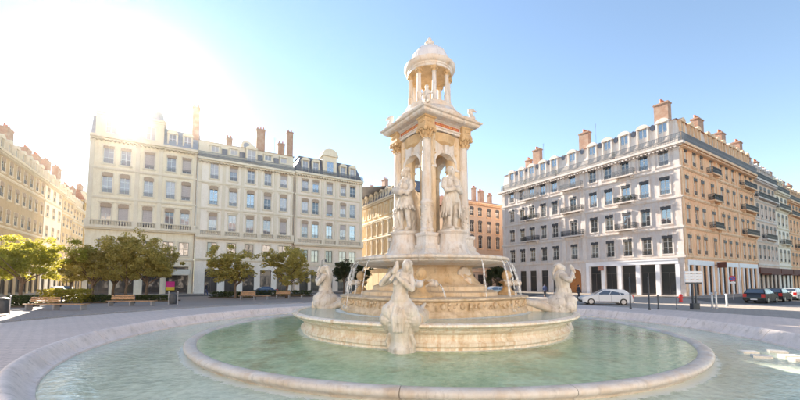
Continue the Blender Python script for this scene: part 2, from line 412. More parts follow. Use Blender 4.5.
# pale stone forecourt between the ring and the corner building
a_f0, a_f1 = R(12), R(66)
fc = [(CX + 23.62 * math.cos(a_f0 + (a_f1 - a_f0) * k / 24), CY + 23.62 * math.sin(a_f0 + (a_f1 - a_f0) * k / 24)) for k in range(25)]
p1 = CR + DL * 20 - Vector((CB, SB, 0)) * 3.3; p2 = Vector((38.4, 47.0, 0)); p2b = Vector((33.0, 37.0, 0)); p3 = Vector((47.0, 22.5, 0))
fore = make('forecourt_paving', MB().add([(x_, y_, .008) for x_, y_ in fc] + [(p1.x, p1.y, .008), (p2.x, p2.y, .008), (p2b.x, p2b.y, .008), (p3.x, p3.y, .008)], [tuple(range(29))]), 'pavement_slabs', fix=False); tag(fore, kind='structure')

# ------------------------------------------------------------------ fountain
FROT = R(-11)
fountain = empty('fountain', (CX, CY, 0), FROT, 'monumental cream stone fountain with round basins, arched tower and domed rotunda', 'fountain')
def disc(name, r, z, mat, r_in=0, n=96):
    mb = MB()
    if r_in: mb.add([(rr * math.cos(2 * PI * i / n), rr * math.sin(2 * PI * i / n), 0) for i in range(n) for rr in (r_in, r)],
                    [(2 * i, 2 * i + 1, (2 * i + 3) % (2 * n), (2 * i + 2) % (2 * n)) for i in range(n)])
    else: mb.add([(r * math.cos(2 * PI * i / n), r * math.sin(2 * PI * i / n), 0) for i in range(n)], [tuple(range(n))])
    o = make(name, mb, mat, None, (CX, CY, z), fix=False); tag(o, kind='structure'); return o
disc('water', 12.5, .06, 'water_outer', 9.0)
disc('water', 9.2, .275, 'water_inner', 4.9)
disc('water', 5.85, 1.045, 'water_middle', 3.5)
# outer parapet, one object per stone
pp = empty('parapet', (0, 0, 0)); pp.parent = fountain
prof = [(12.86, 0.0), (12.86, .40), (12.84, .46), (12.79, .50), (12.72, .505), (12.66, .48), (12.58, .40), (12.50, .29), (12.42, .19), (12.34, .135), (12.30, .13), (12.285, .11), (12.285, -.25), (12.5, -.25)]
NP = 40; gap = .0009
me = MB().sweep(prof, -PI / NP + gap, PI / NP - gap, 8).mesh('coping_stone'); setmat(me, 'parapet_stone'); smooth(me, 50)
for i in range(NP): put('coping_stone', me, pp, (0, 0, random.uniform(-.004, .004)), 2 * PI * (i + .35) / NP)
# inner basin rim stones
ib = empty('inner_basin', (0, 0, 0)); ib.parent = fountain
prof = [(9.28, -.1), (9.30, .06), (9.33, .12), (9.42, .17), (9.47, .22), (9.47, .28), (9.42, .325), (9.33, .34), (9.20, .335), (9.12, .30), (9.08, .22), (9.08, -.1)]
NI = 18
me = MB().sweep(prof, -PI / NI + .0007, PI / NI - .0007, 16).mesh('rim_stone'); setmat(me, 'rim_stone'); smooth(me, 50)
for i in range(NI): put('rim_stone', me, ib, (0, 0, random.uniform(-.003, .003)), 2 * PI * (i + .12) / NI)
# middle basin: wall blocks with a moulded profile
mbn = empty('middle_basin', (0, 0, 0)); mbn.parent = fountain
prof = [(r - .48, z - (.07 if z > .8 else .04 if z > .3 else 0)) for r, z in [(5.6, .0), (6.02, .0), (6.05, .38), (6.12, .44), (6.12, .52), (6.05, .56), (5.99, .66), (6.03, .82), (6.16, .92), (6.30, .96), (6.32, 1.0), (6.42, 1.03), (6.47, 1.08), (6.46, 1.13), (6.40, 1.165), (6.26, 1.165), (6.22, 1.12), (6.20, .9), (5.6, .5)]]
NM = 12
me = MB().sweep(prof, -PI / NM + .0008, PI / NM - .0008, 14).mesh('wall_block'); setmat(me, 'basin_stone'); smooth(me, 35)
for i in range(NM): put('wall_block', me, mbn, (0, 0, 0), 2 * PI * (i + .5) / NM)
# carved drum
def cruc(a, z): return 1 + .045 * math.cos(4 * a)
drum = make('carved_drum', MB().lathe([(3.9, .6), (3.95, 1.12), (3.9, 1.2), (3.88, 1.24), (3.84, 1.27), (3.84, 1.56), (3.9, 1.59), (3.98, 1.63), (3.98, 1.68), (3.9, 1.71), (3.2, 1.73)], 64, mod=cruc), 'drum_stone', fountain, sm=35)
# relief on the drum: ring of little shells and knobs, one mesh
mb = MB()
for i in range(96):
    a = 2 * PI * i / 96 + random.uniform(-.01, .01); rr = 3.86 * cruc(a, 0)
    if i % 3 == 0: mb.ball((rr * math.cos(a), rr * math.sin(a), 1.42), (.09, .09, .11), n=8, m=6)
    else:
        for k in range(3): mb.ball((rr * math.cos(a + random.uniform(-.02, .02)), rr * math.sin(a + random.uniform(-.02, .02)), 1.42 + random.uniform(-.1, .1)), random.uniform(.04, .065), n=7, m=5)
rel = make('relief', mb, 'drum_stone', drum, sm=60); tag(rel, kind='stuff')
# ramps from the drum to the tritons
rampme = MB().prism([(-.36, 1.0), (.36, 1.0), (.36, 1.26), (.28, 1.36), (.20, 1.40), (-.20, 1.40), (-.28, 1.36), (-.36, 1.26)], -5.6, -3.7).mesh('triton_ramp'); setmat(rampme, 'basin_stone')
for k in range(4): put('triton_ramp', rampme, fountain, rz=k * PI / 2)
# pedestal under the bowl: stepped, flared, cruciform
def cruc2(a, z): return 1 + .07 * math.cos(4 * a + PI)
ped = make('pedestal', MB().lathe([(3.05, 1.70), (3.05, 1.86), (2.95, 1.90), (2.62, 1.93), (2.62, 2.08), (2.5, 2.14), (2.36, 2.18), (2.22, 2.3), (2.06, 2.48), (1.97, 2.7), (1.95, 2.86), (2.05, 2.93), (2.2, 2.97), (2.2, 3.1)], 64, mod=cruc2), 'amber_stone', fountain, sm=30)
def carved(mb, seed):
    rnd = random.Random(seed)
    # dolphin mask with fins and a shell above
    mb.ball((0, -.10, .30), (.24, .20, .20)); mb.ball((0, -.26, .24), (.13, .14, .10)); mb.ball((-.1, -.24, .40), .06); mb.ball((.1, -.24, .40), .06)
    for s in (-1, 1):
        mb.limb([(s * .18, -.05, .26), (s * .42, 0, .14), (s * .62, .05, .22), (s * .70, .05, .40)], [.12, .09, .07, .03])
        mb.limb([(s * .1, -.02, .45), (s * .26, 0, .66), (s * .12, 0, .84)], [.10, .08, .05])
    for k in range(7):
        a = R(20 + 140 * k / 6); mb.limb([(0, 0, .5), (.34 * math.cos(a), -.03, .5 + .36 * math.sin(a))], [.05, .06])
mb = MB(); carved(mb, 1); mask_me = remesh(mb, 'dolphin_mask', .025, 3, 'fountain_stone')
for k in range(4):
    a = PI / 4 + k * PI / 2; o = put('dolphin_mask', mask_me, ped, (2.1 * math.cos(a), 2.1 * math.sin(a), 1.98), a + PI / 2)
# upper bowl
bowl = make('upper_bowl', MB().lathe([(1.9, 3.02), (2.3, 2.92), (2.7, 2.92), (3.05, 2.97), (3.24, 3.03), (3.30, 3.07), (3.30, 3.11), (3.37, 3.13), (3.41, 3.17), (3.41, 3.25), (3.37, 3.28), (3.31, 3.285), (3.25, 3.25), (3.0, 3.2), (1.5, 3.15)], 96), 'fountain_stone', fountain, sm=35)
# tower base: squared tiers, corner pedestals and rounded statue pedestals
tb_ = make('tower_base', MB().lathe([(2.42, 3.1), (2.42, 3.32), (2.36, 3.38), (2.22, 3.46), (2.02, 3.62), (1.95, 3.70), (1.95, 3.78), (1.86, 3.82), (1.72, 3.82), (1.72, 4.18), (1.2, 4.2)], 4, ph=-PI / 2), 'fountain_stone', fountain)
cpd = MB().lathe([(.52, 3.62), (.52, 3.72), (.46, 3.80), (.42, 3.84), (.42, 4.12), (.47, 4.16), (.49, 4.22), (.49, 4.27), (.40, 4.30)], 4, ph=-PI / 2).mesh('corner_pedestal'); setmat(cpd, 'fountain_stone')
spd = MB().lathe([(.86, 3.2), (.86, 3.34), (.80, 3.42), (.72, 3.56), (.66, 3.66), (.64, 3.78), (.60, 3.86), (.56, 3.92), (.56, 4.22), (.60, 4.27), (.64, 4.32), (.64, 4.38), (.56, 4.40)], 28).mesh('statue_pedestal'); setmat(spd, 'fountain_stone'); smooth(spd, 35)
col_me = MB().lathe([(.27, 4.30), (.27, 4.36), (.30, 4.39), (.30, 4.44), (.25, 4.48), (.24, 4.52), (.235, 5.50), (.26, 5.53), (.265, 5.60), (.24, 5.64), (.205, 5.68), (.205, 6.4), (.19, 7.6), (.18, 8.22), (.21, 8.25), (.21, 8.29), (.18, 8.30)], 24).mesh('column'); setmat(col_me, 'fountain_stone'); smooth(col_me, 40)
mb = MB(); mb.lathe([(.19, 8.28), (.20, 8.45), (.26, 8.62), (.33, 8.68)], 16)
for ring_, zz, rr, ln in ((0, 8.30, .20, .16), (1, 8.44, .21, .18)):
    for k in range(8):
        a = 2 * PI * (k + ring_ * .5) / 8; c, s = math.cos(a), math.sin(a)
        mb.limb([(rr * c, rr * s, zz), ((rr + .05) * c, (rr + .05) * s, zz + ln * .7), ((rr + .12) * c, (rr + .12) * s, zz + ln)], [.055, .05, .03], 7)
for k in range(4):
    a = PI / 4 * 0 + k * PI / 2 - PI / 2; c, s = math.cos(a), math.sin(a); mb.ball((.36 * c, .36 * s, 8.62), .085, n=8, m=6)
    a += PI / 4; c, s = math.cos(a), math.sin(a); mb.ball((.28 * c, .28 * s, 8.62), .06, n=8, m=6)
mb.lathe([(.40, 8.68), (.43, 8.71), (.43, 8.76)], 4, ph=-PI / 2)
cap_me = mb.mesh('capital'); setmat(cap_me, 'gold_stone'); smooth(cap_me, 50)
mb = MB()   # relief band on lower third of the shaft
for k in range(40):
    a = random.uniform(0, 2 * PI); z = random.uniform(4.6, 5.45); mb.ball((.235 * math.cos(a), .235 * math.sin(a), z), (.04, .04, .06), n=6, m=5)
band_me = mb.mesh('relief_band'); setmat(band_me, 'fountain_stone'); smooth(band_me, 60)
for k in range(4):
    a = -PI / 2 + k * PI / 2; x, y = 1.5 * math.cos(a), 1.5 * math.sin(a)
    put('corner_pedestal', cpd, tb_, (x, y, 0)); c_ = put('column', col_me, fountain, (x, y, 0), a + PI / 2)
    put('capital', cap_me, c_); bnd = put('relief_band', band_me, c_); bnd['kind'] = 'stuff'
    a += PI / 4; put('statue_pedestal', spd, tb_, (1.42 * math.cos(a), 1.42 * math.sin(a), 0))
# four arched walls with piers
def arch_wall():
    hw, ow, sp, rr, top = 1.02, .60, 7.28, .60, 8.76
    out = [(-hw, 4.2), (-ow, 4.2)]; out += [(-ow, sp)]
    for k in range(1, 16):
        a = PI - PI * k / 16; out.append((rr * math.cos(a), sp + rr * math.sin(a)))
    out += [(ow, sp), (ow, 4.2), (hw, 4.2), (hw, top), (-hw, top)]
    return out
pl = arch_wall()
mb = MB(); k = len(pl)
# strip faces (concave outline): build as quads between arch and outer border
outer = []; inner = pl[1:-3]
def outp(p):
    x, z = p
    if z <= 7.28: return (-1.02 if x < 0 else 1.02, z)
    a = math.atan2(z - 7.28, x); 
    tx = 1.02 / max(1e-6, abs(math.cos(a))); tz = 1.48 / max(1e-6, math.sin(a)); q = min(tx, tz)
    return (q * math.cos(a), 7.28 + q * math.sin(a))
inn = inner; n = len(inn); ys = (-1.02, -.74)
vs_ = []
for p in inn:
    q = outp(p)
    for y in ys: vs_ += [(p[0], y, p[1]), (q[0], y, q[1])]
fs_ = []
for i in range(n - 1):
    a_, b_ = 4 * i, 4 * (i + 1)
    fs_ += [(a_, a_ + 1, b_ + 1, b_), (a_ + 2, b_ + 2, b_ + 3, a_ + 3), (a_, b_, b_ + 2, a_ + 2), (a_ + 1, a_ + 3, b_ + 3, b_ + 1)]
mb.add(vs_, fs_)
mb.box(-1.02, -1.01, 8.30, 1.02, -.75, 8.77)
aw_me = mb.mesh('arch_wall'); setmat(aw_me, 'fountain_stone')
mb = MB()
mb.sweep([(.60, 0), (.60, .0)], 0, .1, 1) if False else None
for k in range(16):   # archivolt mouldings
    a = PI * k / 16; a2 = PI * (k + 1) / 16
    for r0, r1, y in ((.60, .74, -1.07),):
        p = [(r0 * math.cos(a), 7.28 + r0 * math.sin(a)), (r1 * math.cos(a), 7.28 + r1 * math.sin(a)), (r1 * math.cos(a2), 7.28 + r1 * math.sin(a2)), (r0 * math.cos(a2), 7.28 + r0 * math.sin(a2))]
        mb.prism(p, y, -1.015)
mb.prism([(-.09, 7.82), (.09, 7.82), (.13, 8.22), (-.13, 8.22)], -1.16, -1.015)
for s in (-1, 1): mb.box(s * .67 - .13, -1.10, 7.16, s * .67 + .13, -.70, 7.29)
av_me = mb.mesh('archivolt'); setmat(av_me, 'fountain_stone')
mb = MB()
for i in range(26):
    a = random.uniform(0, PI); s = random.choice((-1, 1)); mb.ball((s * random.uniform(.55, .95), -1.03, 7.95 + random.uniform(-.15, .45)), random.uniform(.03, .07), n=7, m=5)
sp_me = mb.mesh('spandrel_relief'); setmat(sp_me, 'gold_stone'); smooth(sp_me, 60)
for k in range(4):
    w = put('arch_wall', aw_me, fountain, rz=PI / 4 + k * PI / 2); put('archivolt', av_me, w); put('spandrel_relief', sp_me, w)['kind'] = 'stuff'
# inner core behind the statues and ceiling vault; golden stone colours in the recess shade
core = MB()
for k in range(4):
    a = -PI / 2 + k * PI / 2; core.lathe([(.34, 4.2), (.34, 7.2), (.40, 7.28), (.36, 7.3), (.36, 8.7)], 8, cx=1.06 * math.cos(a), cy=1.06 * math.sin(a))
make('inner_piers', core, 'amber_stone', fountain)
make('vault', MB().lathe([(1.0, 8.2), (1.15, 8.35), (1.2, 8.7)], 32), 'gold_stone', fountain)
# entablature
ent = make('entablature', MB().lathe([(1.55, 8.765), (1.66, 8.765), (1.66, 8.86), (1.72, 8.88), (1.72, 8.92), (1.62, 8.93), (1.62, 9.12), (1.74, 9.15), (1.80, 9.18), (2.16, 9.205), (2.25, 9.25), (2.28, 9.33), (2.38, 9.36), (2.42, 9.42), (2.34, 9.45), (1.3, 9.50)], 4, ph=-PI / 2), 'fountain_stone', fountain)
blk = MB().lathe([(.40, 8.77), (.40, 8.86), (.36, 8.88), (.36, 9.10), (.44, 9.14), (.44, 9.20)], 4, ph=-PI / 2)
for k in range(5):
    for s in (-1, 1): blk.ball((s * (.06 + .04 * k), -.27 + .045 * k - .02, 8.98), .05, n=7, m=5)
bme = blk.mesh('corner_block'); setmat(bme, 'gold_stone')
pan = MB().box(-.72, -1.165, 8.955, .72, -1.13, 9.095).mesh('red_panel'); setmat(pan, 'red_marble')
pfr = MB().box(-.78, -1.175, 8.925, .78, -1.12, 8.955).box(-.78, -1.175, 9.095, .78, -1.12, 9.125).box(-.78, -1.175, 8.955, -.72, -1.12, 9.095).box(.72, -1.175, 8.955, .78, -1.12, 9.095).mesh('panel_frame'); setmat(pfr, 'fountain_stone')
mb = MB()
x = -.60
while x < .6:
    w = random.choice((.03, .045, .055)); mb.box(x, -1.169, 9.0, x + w, -1.160, 9.05); x += w + random.choice((.02, .03, .06))
gme = mb.mesh('gilt_lettering'); setmat(gme, 'gilding')
for k in range(4):
    a = -PI / 2 + k * PI / 2; put('corner_block', bme, ent, (1.5 * math.cos(a), 1.5 * math.sin(a), 0), a + PI / 2)
    p_ = put('red_panel', pan, ent, rz=a + PI / 2 + PI / 4); put('panel_frame', pfr, p_); put('gilt_lettering', gme, p_)
# rotunda
rot = make('rotunda_base', MB().lathe([(1.62, 9.46), (1.62, 9.60), (1.52, 9.66), (1.42, 9.80), (1.28, 9.92), (1.18, 9.98), (1.18, 10.12), (1.12, 10.16), (1.12, 10.22), (.2, 10.24)], 48), 'fountain_stone', fountain, sm=35)
rc = MB().lathe([(.13, 10.22), (.13, 10.27), (.15, 10.29), (.12, 10.33), (.115, 10.68), (.13, 10.70), (.115, 10.73), (.10, 10.76), (.09, 11.58), (.11, 11.60)], 16).mesh('rotunda_column'); setmat(rc, 'fountain_stone'); smooth(rc, 40)
mb = MB().lathe([(.09, 11.59), (.11, 11.68), (.16, 11.76), (.17, 11.82)], 12)
for k in range(8):
    a = 2 * PI * k / 8; mb.ball((.14 * math.cos(a), .14 * math.sin(a), 11.72), .045, n=6, m=5)
rcc = mb.mesh('capital'); setmat(rcc, 'gold_stone'); smooth(rcc, 50)
for k in range(8):
    a = 2 * PI * (k + .5) / 8 - R(4); c_ = put('rotunda_column', rc, fountain, (.9 * math.cos(a), .9 * math.sin(a), 0)); put('capital', rcc, c_)
make('rotunda_cornice', MB().lathe([(.74, 11.83), (1.03, 11.83), (1.03, 11.93), (1.06, 11.95), (1.06, 12.02), (1.13, 12.05), (1.17, 12.10), (1.20, 12.17), (1.20, 12.23), (1.14, 12.27), (.5, 12.32)], 48), 'fountain_stone', fountain, sm=35)
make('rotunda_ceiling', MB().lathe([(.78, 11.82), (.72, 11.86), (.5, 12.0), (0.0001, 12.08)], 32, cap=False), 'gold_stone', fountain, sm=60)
dome = make('dome', MB().lathe([(.97, 12.26), (.97, 12.36), (.92, 12.40)] + [(.92 * math.cos(R(a)), 12.40 + .88 * math.sin(R(a))) for a in range(8, 84, 8)] + [(.12, 13.27), (.0001, 13.28)], 40, cap=False), 'dome_lead', fountain, sm=50)
mb = MB()
for k in range(12):
    a = 2 * PI * k / 12; mb.tube([(.925 * math.cos(R(e)) * math.cos(a), .925 * math.cos(R(e)) * math.sin(a), 12.40 + .885 * math.sin(R(e))) for e in range(0, 86, 12)], .022, 5)
make('dome_rib', mb, 'dome_lead', dome, sm=60)
make('finial', MB().lathe([(.16, 13.24), (.18, 13.30), (.13, 13.34), (.12, 13.42), (.20, 13.48), (.22, 13.53), (.18, 13.57), (.12, 13.60), (.12, 13.66), (.09, 13.74), (.04, 13.80), (.0001, 13.84)], 20, cap=False), 'fountain_stone', fountain, sm=45)
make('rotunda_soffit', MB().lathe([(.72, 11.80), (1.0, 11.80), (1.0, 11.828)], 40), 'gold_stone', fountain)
# seated figures and urn within the rotunda
mb = MB(); mb.lathe([(.2, 10.2), (.2, 10.35), (.1, 10.42), (.12, 10.6), (.26, 10.85), (.3, 11.0), (.22, 11.1), (.05, 11.25)], 16)
make('urn', mb, 'gold_stone', fountain, sm=45)

# acroteria: swan-necked dolphins on the corners of the entablature
mb = MB()
mb.limb([(0, .30, .10), (0, .05, .16), (0, -.12, .26), (0, -.10, .46), (0, -.02, .60)], [.15, .20, .17, .11, .10])
mb.ball((0, -.10, .68), (.10, .17, .10)); mb.limb([(0, -.2, .66), (0, -.32, .60)], [.065, .04]); mb.ball((0, -.02, .76), (.04, .1, .06))
for s in (-1, 1): mb.limb([(s * .1, .0, .14), (s * .28, .12, .2), (s * .26, .34, .34)], [.11, .09, .04])
mb.limb([(0, .30, .10), (0, .44, .22), (0, .40, .36)], [.12, .08, .05])
mb.box(-.3, -.34, -.03, .3, .46, .06)
acr = remesh(mb, 'acroterion', .022, 2, 'fountain_stone')
for k in range(4):
    a = -PI / 2 + k * PI / 2; o = put('acroterion', acr, fountain, (1.8 * math.cos(a), 1.8 * math.sin(a), 9.44), a + PI / 2)
    o.scale = (.95, .95, .9) if k else (.55, .55, .5)

# small acorn fountains on the drum
mb = MB(); mb.lathe([(.42, 1.68), (.42, 1.78), (.34, 1.84), (.22, 1.92), (.15, 2.05), (.17, 2.14), (.26, 2.2), (.34, 2.26), (.2, 2.3), (.13, 2.34), (.14, 2.38), (.20, 2.44), (.215, 2.54), (.18, 2.66), (.10, 2.75), (.0001, 2.78)], 20, cap=False)
am = mb.mesh('acorn_stem'); setmat(am, 'gold_stone'); smooth(am, 45)
mb = MB(); mb.ball((0, -.36, 2.22), (.13, .2, .12)); mb.ball((0, -.52, 2.2), (.15, .10, .13)); mb.limb([(0, -.2, 2.2), (0, -.06, 2.12)], [.1, .08])
for s in (-1, 1): mb.limb([(s * .08, -.3, 2.3), (s * .16, -.42, 2.34)], [.05, .035])
dh = remesh(mb, 'dolphin_spout', .02, 2, 'fountain_stone')
for k in range(4):
    a = -PI / 2 + k * PI / 2
    s_ = put('acorn_stem', am, fountain, (3.3 * math.cos(a), 3.3 * math.sin(a), 0), a + PI / 2)
    for j in (-1, 0, 1): put('dolphin_spout', dh, s_, rz=j * PI / 2)

# ------------------------------------------------------------------ triton statues
def siren():
    mb = MB()
    # console base rising from the lower basin
    mb.lathe([(.40, -.25), (.40, .02), (.36, .10), (.33, .22), (.36, .42), (.44, .62), (.50, .80), (.50, .98), (.42, 1.14), (.30, 1.28)], 20, mod=lambda a, z: 1 + .12 * abs(math.cos(2 * a)) )
    # coiling double tail at the hips
    for s in (-1, 1):
        mb.limb([(s * .16, -.12, 1.25), (s * .34, -.26, 1.08), (s * .44, -.22, .86), (s * .40, -.06, .66), (s * .42, .20, .62), (s * .34, .5, .78)], [.23, .24, .22, .19, .18, .15])
        mb.limb([(s * .34, .5, .78), (s * .30, .95, .96), (s * .26, 1.35, 1.02), (s * .30, 1.62, 1.0)], [.16, .15, .12, .09])
        for q in (-1, 1): mb.limb([(s * .30, 1.62, 1.0), (s * (.30 + .12), 1.8 + q * .1, 1.04 + .14 * q)], [.08, .05])
        # volute on the flank
        for k in range(14):
            a = R(40 * k); r = .20 - .012 * k; mb.ball((s * .53, -.02 + r * math.cos(a), .74 + r * math.sin(a)), .045, n=8, m=6)
    mb.limb([(0, .15, .9), (0, .6, .9), (.05, 1.1, .95)], [.28, .24, .16])
    for k in range(4): mb.limb([(-.12 + .08 * k, -.42, 1.2 - .02 * k), (-.16 + .1 * k, -.50, .9), (-.14 + .09 * k, -.47, .55)], [.05, .055, .05])   # cloth falling in front
    for k in range(60):                         # scales on the hips and tail
        a = R(-165 + 150 * (k % 12) / 11 + (6 if (k // 12) % 2 else 0)); zz = .70 + .115 * (k // 12); rr_ = (.46, .52, .53, .48, .40)[k // 12]
        mb.ball((rr_ * math.cos(a), rr_ * .92 * math.sin(a) - .02, zz), (.055, .055, .06), n=8, m=6)
    for s in (-1, 1): mb.limb([(s * .38, -.12, .02), (s * .42, -.14, .2), (s * .36, -.2, .4)], [.06, .075, .06])
    # torso
    mb.limb([(0, -.08, 1.22), (-.02, -.12, 1.42), (-.02, -.10, 1.60), (.0, -.09, 1.80), (.02, -.06, 2.00), (.03, -.05, 2.10)], [.33, .29, .235, .245, .265, .20], 16)
    mb.ball((-.10, -.28, 1.90), (.12, .10, .12)); mb.ball((.15, -.27, 1.90), (.12, .10, .12))
    mb.ball((0, -.26, 1.44), (.22, .14, .20))
    # neck and head turned up to one side
    mb.limb([(.05, -.05, 2.10), (.12, -.10, 2.24)], [.12, .10])
    mb.ball((.17, -.12, 2.36), (.135, .165, .185), rotm(0, 20, 30)); mb.ball((.22, -.22, 2.33), (.055, .08, .10)); mb.ball((.215, -.275, 2.36), (.025, .04, .035))
    mb.ball((.19, -.02, 2.42), (.16, .17, .16)); mb.limb([(.22, .06, 2.38), (.20, .14, 2.2), (.14, .16, 2.02)], [.11, .10, .06])
    mb.ball((.235, -.255, 2.29), (.045, .03, .018)); mb.ball((.20, -.245, 2.395), (.07, .03, .02)); mb.ball((.23, -.235, 2.24), (.035, .04, .03))
    for k in range(6): mb.limb([(.10 + .035 * k, .10, 2.42), (.06 + .05 * k, .2 - .01 * k, 2.2), (.0 + .06 * k, .19, 1.95)], [.04, .045, .025], 8)
    for k in range(9):
        a = R(k * 40); mb.ball((.19 + .12 * math.cos(a), .0 + .13 * math.sin(a), 2.44 + .05 * math.sin(3 * a)), .055, n=8, m=6)
    # arms: elbow flung out, both hands lifting a fish to the face
    mb.limb([(-.22, -.06, 2.04), (-.42, -.14, 1.94), (-.60, -.20, 1.86)], [.12, .105, .09])
    mb.limb([(-.60, -.20, 1.86), (-.38, -.36, 2.06), (-.14, -.42, 2.24)], [.088, .078, .055])
    mb.limb([(.28, -.06, 2.04), (.38, -.18, 1.86), (.38, -.28, 1.72)], [.12, .105, .09])
    mb.limb([(.38, -.28, 1.72), (.16, -.44, 1.90), (-.06, -.46, 2.08)], [.088, .075, .055])
    for k in range(4):
        mb.limb([(-.12 + .03 * k, -.43, 2.24), (-.10 + .035 * k, -.46, 2.33 - .01 * k)], [.024, .02], 7)
        mb.limb([(-.06 + .01 * k, -.47, 2.06 + .03 * k), (.02 + .01 * k, -.50, 2.10 + .03 * k)], [.024, .02], 7)
    mb.limb([(-.16, -.44, 2.06), (-.12, -.46, 2.2), (-.06, -.44, 2.34), (-.05, -.40, 2.46)], [.05, .085, .08, .05])   # the fish
    mb.limb([(-.16, -.44, 2.06), (-.24, -.44, 1.98)], [.05, .06])
    return remesh(mb, 'triton_statue', .014, 1)
sme = siren()
tl = ['pale marble siren on the near side of the basin, fish raised to her face',
      'pale marble siren on the right rim of the basin, tail coiled behind her',
      'pale marble siren on the far side of the basin, hidden behind the tower',
      'pale marble siren on the left rim of the basin, elbow thrown outward']
for k in range(4):
    if k == 2: continue
    a = -PI / 2 + k * PI / 2 + FROT
    rr = (5.78, 5.45, 5.4, 4.95)[k]; a -= R(2.5) if k == 0 else 0
    o = put('triton_statue', sme, None, (CX + rr * math.cos(a), CY + rr * math.sin(a), .36 if k == 0 else .34), a + PI / 2, (.93, .93, 1.0) if k == 0 else (1.12, 1.12, 1.06))
    tag(o, tl[k], 'statue', 'sirens round the middle basin')

# ------------------------------------------------------------------ artist statues in the arches
def artist(kind):
    mb = MB()
    mb.box(-.42, -.36, -.02, .42, .40, .06)
    fl = 1 if kind == 0 else -1
    # legs, contrapposto
    mb.limb([(-.16, -.02, 1.35), (-.19, -.10, .78), (-.17, -.04, .22)], [.19, .135, .085]); mb.limb([(-.17, -.04, .2), (-.18, -.26, .11)], [.09, .075])
    mb.limb([(.16, .0, 1.35), (.2, -.02, .78), (.24, .06, .22)], [.19, .135, .085]); mb.limb([(.24, .06, .2), (.30, -.16, .11)], [.09, .075])
    mb.limb([(.02, .30, .05), (.05, .28, .7), (0, .2, 1.3)], [.26, .24, .2])       # trunk / drapery behind
    # torso
    mb.limb([(0, 0, 1.35), (.0, -.02, 1.62), (.0, -.01, 1.95), (0, .0, 2.2)], [.30, .27, .33, .24], 16)
    # coat or tunic skirt with folds
    zlow = .62 if kind == 0 else .98
    for k in range(30):
        a = 2 * PI * k / 30; rb = .43 + .045 * (1 if k % 2 else -1) + .02 * math.cos(5 * a)
        if kind == 0 and math.sin(a) < -.75: continue
        mb.limb([(.24 * math.cos(a), .2 * math.sin(a), 1.62), (.36 * math.cos(a), .30 * math.sin(a), 1.25), (rb * math.cos(a), rb * .85 * math.sin(a), zlow + .03 * math.sin(7 * a))], [.075, .052 if k % 2 else .07, .036], 8)
    for k in range(24):                        # belt and buttons
        a = 2 * PI * k / 24; mb.ball((.285 * math.cos(a), .26 * math.sin(a) - .01, 1.58), .035, n=7, m=5)
    for k in range(5): mb.ball((.01, -.33 - .01 * (k > 2), 1.70 + .085 * k), .022, n=6, m=5)
    for s_ in (-1, 1): mb.limb([(s_ * .05, -.22, 2.27), (s_ * .15, -.30, 2.10), (s_ * .07, -.34, 1.86)], [.045, .04, .025], 7)
    # shoulders, cloak over one shoulder
    mb.ball((-.32, 0, 2.14), .17); mb.ball((.32, 0, 2.14), .17)
    for k in range(6):
        x = fl * (.18 + .06 * k); mb.limb([(x, .10, 2.25), (x + fl * .08, .16, 1.6), (x + fl * .05 + .02 * k, .06 + .03 * k, .55 + .05 * k)], [.05, .062, .042], 8)
    # neck and head
    mb.limb([(0, 0, 2.2), (0, -.03, 2.42)], [.13, .10]); hx = -.05 * fl
    mb.ball((hx, -.06, 2.60), (.145, .175, .20), rotm(12, 0, -25 * fl)); mb.ball((hx - .03 * fl, -.20, 2.53), (.09, .09, .11))
    mb.ball((hx - .05 * fl, -.235, 2.60), (.028, .045, .045))
    if kind == 0:
        mb.ball((hx, 0.0, 2.66), (.16, .17, .15)); mb.limb([(hx - .03, -.2, 2.47), (hx - .02, -.2, 2.34)], [.09, .05])
    else:
        mb.ball((hx, .0, 2.72), (.20, .21, .10)); mb.ball((hx + .04, .03, 2.78), (.17, .17, .08)); mb.limb([(hx, .1, 2.6), (hx, .14, 2.4)], [.12, .1])
    # arms
    if kind == 0:   # folded across the chest
        mb.limb([(-.36, 0, 2.12), (-.45, -.06, 1.86), (-.42, -.16, 1.68)], [.135, .12, .10]); mb.limb([(-.42, -.16, 1.68), (-.12, -.36, 1.74), (.18, -.32, 1.84)], [.105, .09, .07])
        mb.limb([(.36, 0, 2.12), (.45, -.06, 1.86), (.40, -.18, 1.70)], [.135, .12, .10]); mb.limb([(.40, -.18, 1.70), (.10, -.36, 1.70), (-.22, -.32, 1.82)], [.105, .09, .07])
    else:           # both hands hold a portfolio
        mb.limb([(-.36, 0, 2.12), (-.48, -.04, 1.84), (-.44, -.16, 1.62)], [.14, .125, .11]); mb.limb([(-.44, -.16, 1.62), (-.10, -.40, 1.72)], [.11, .07])
        mb.limb([(.36, 0, 2.12), (.48, -.04, 1.84), (.42, -.20, 1.64)], [.14, .125, .11]); mb.limb([(.42, -.20, 1.64), (.14, -.42, 1.80)], [.11, .07])
        mb.limb([(-.28, -.34, 1.86), (.24, -.44, 1.66)], [.16, .14]); mb.ball((0, -.42, 1.78), (.26, .10, .18))
    return remesh(mb, 'artist_statue', .015, 1)
st = [artist(0), artist(1)]
al = ['cream marble statue of a man with folded arms in the right-hand arch', 'x', 'x', 'cream marble statue of a man holding a portfolio in the left-hand arch']
for k in (0, 3):
    a = -PI / 4 + k * PI / 2 + FROT
    o = put('artist_statue', st[0 if k == 0 else 1], None, (CX + 1.40 * math.cos(a), CY + 1.40 * math.sin(a), 4.40), a + PI / 2)
    tag(o, al[k], 'statue', 'statues in the tower arches')
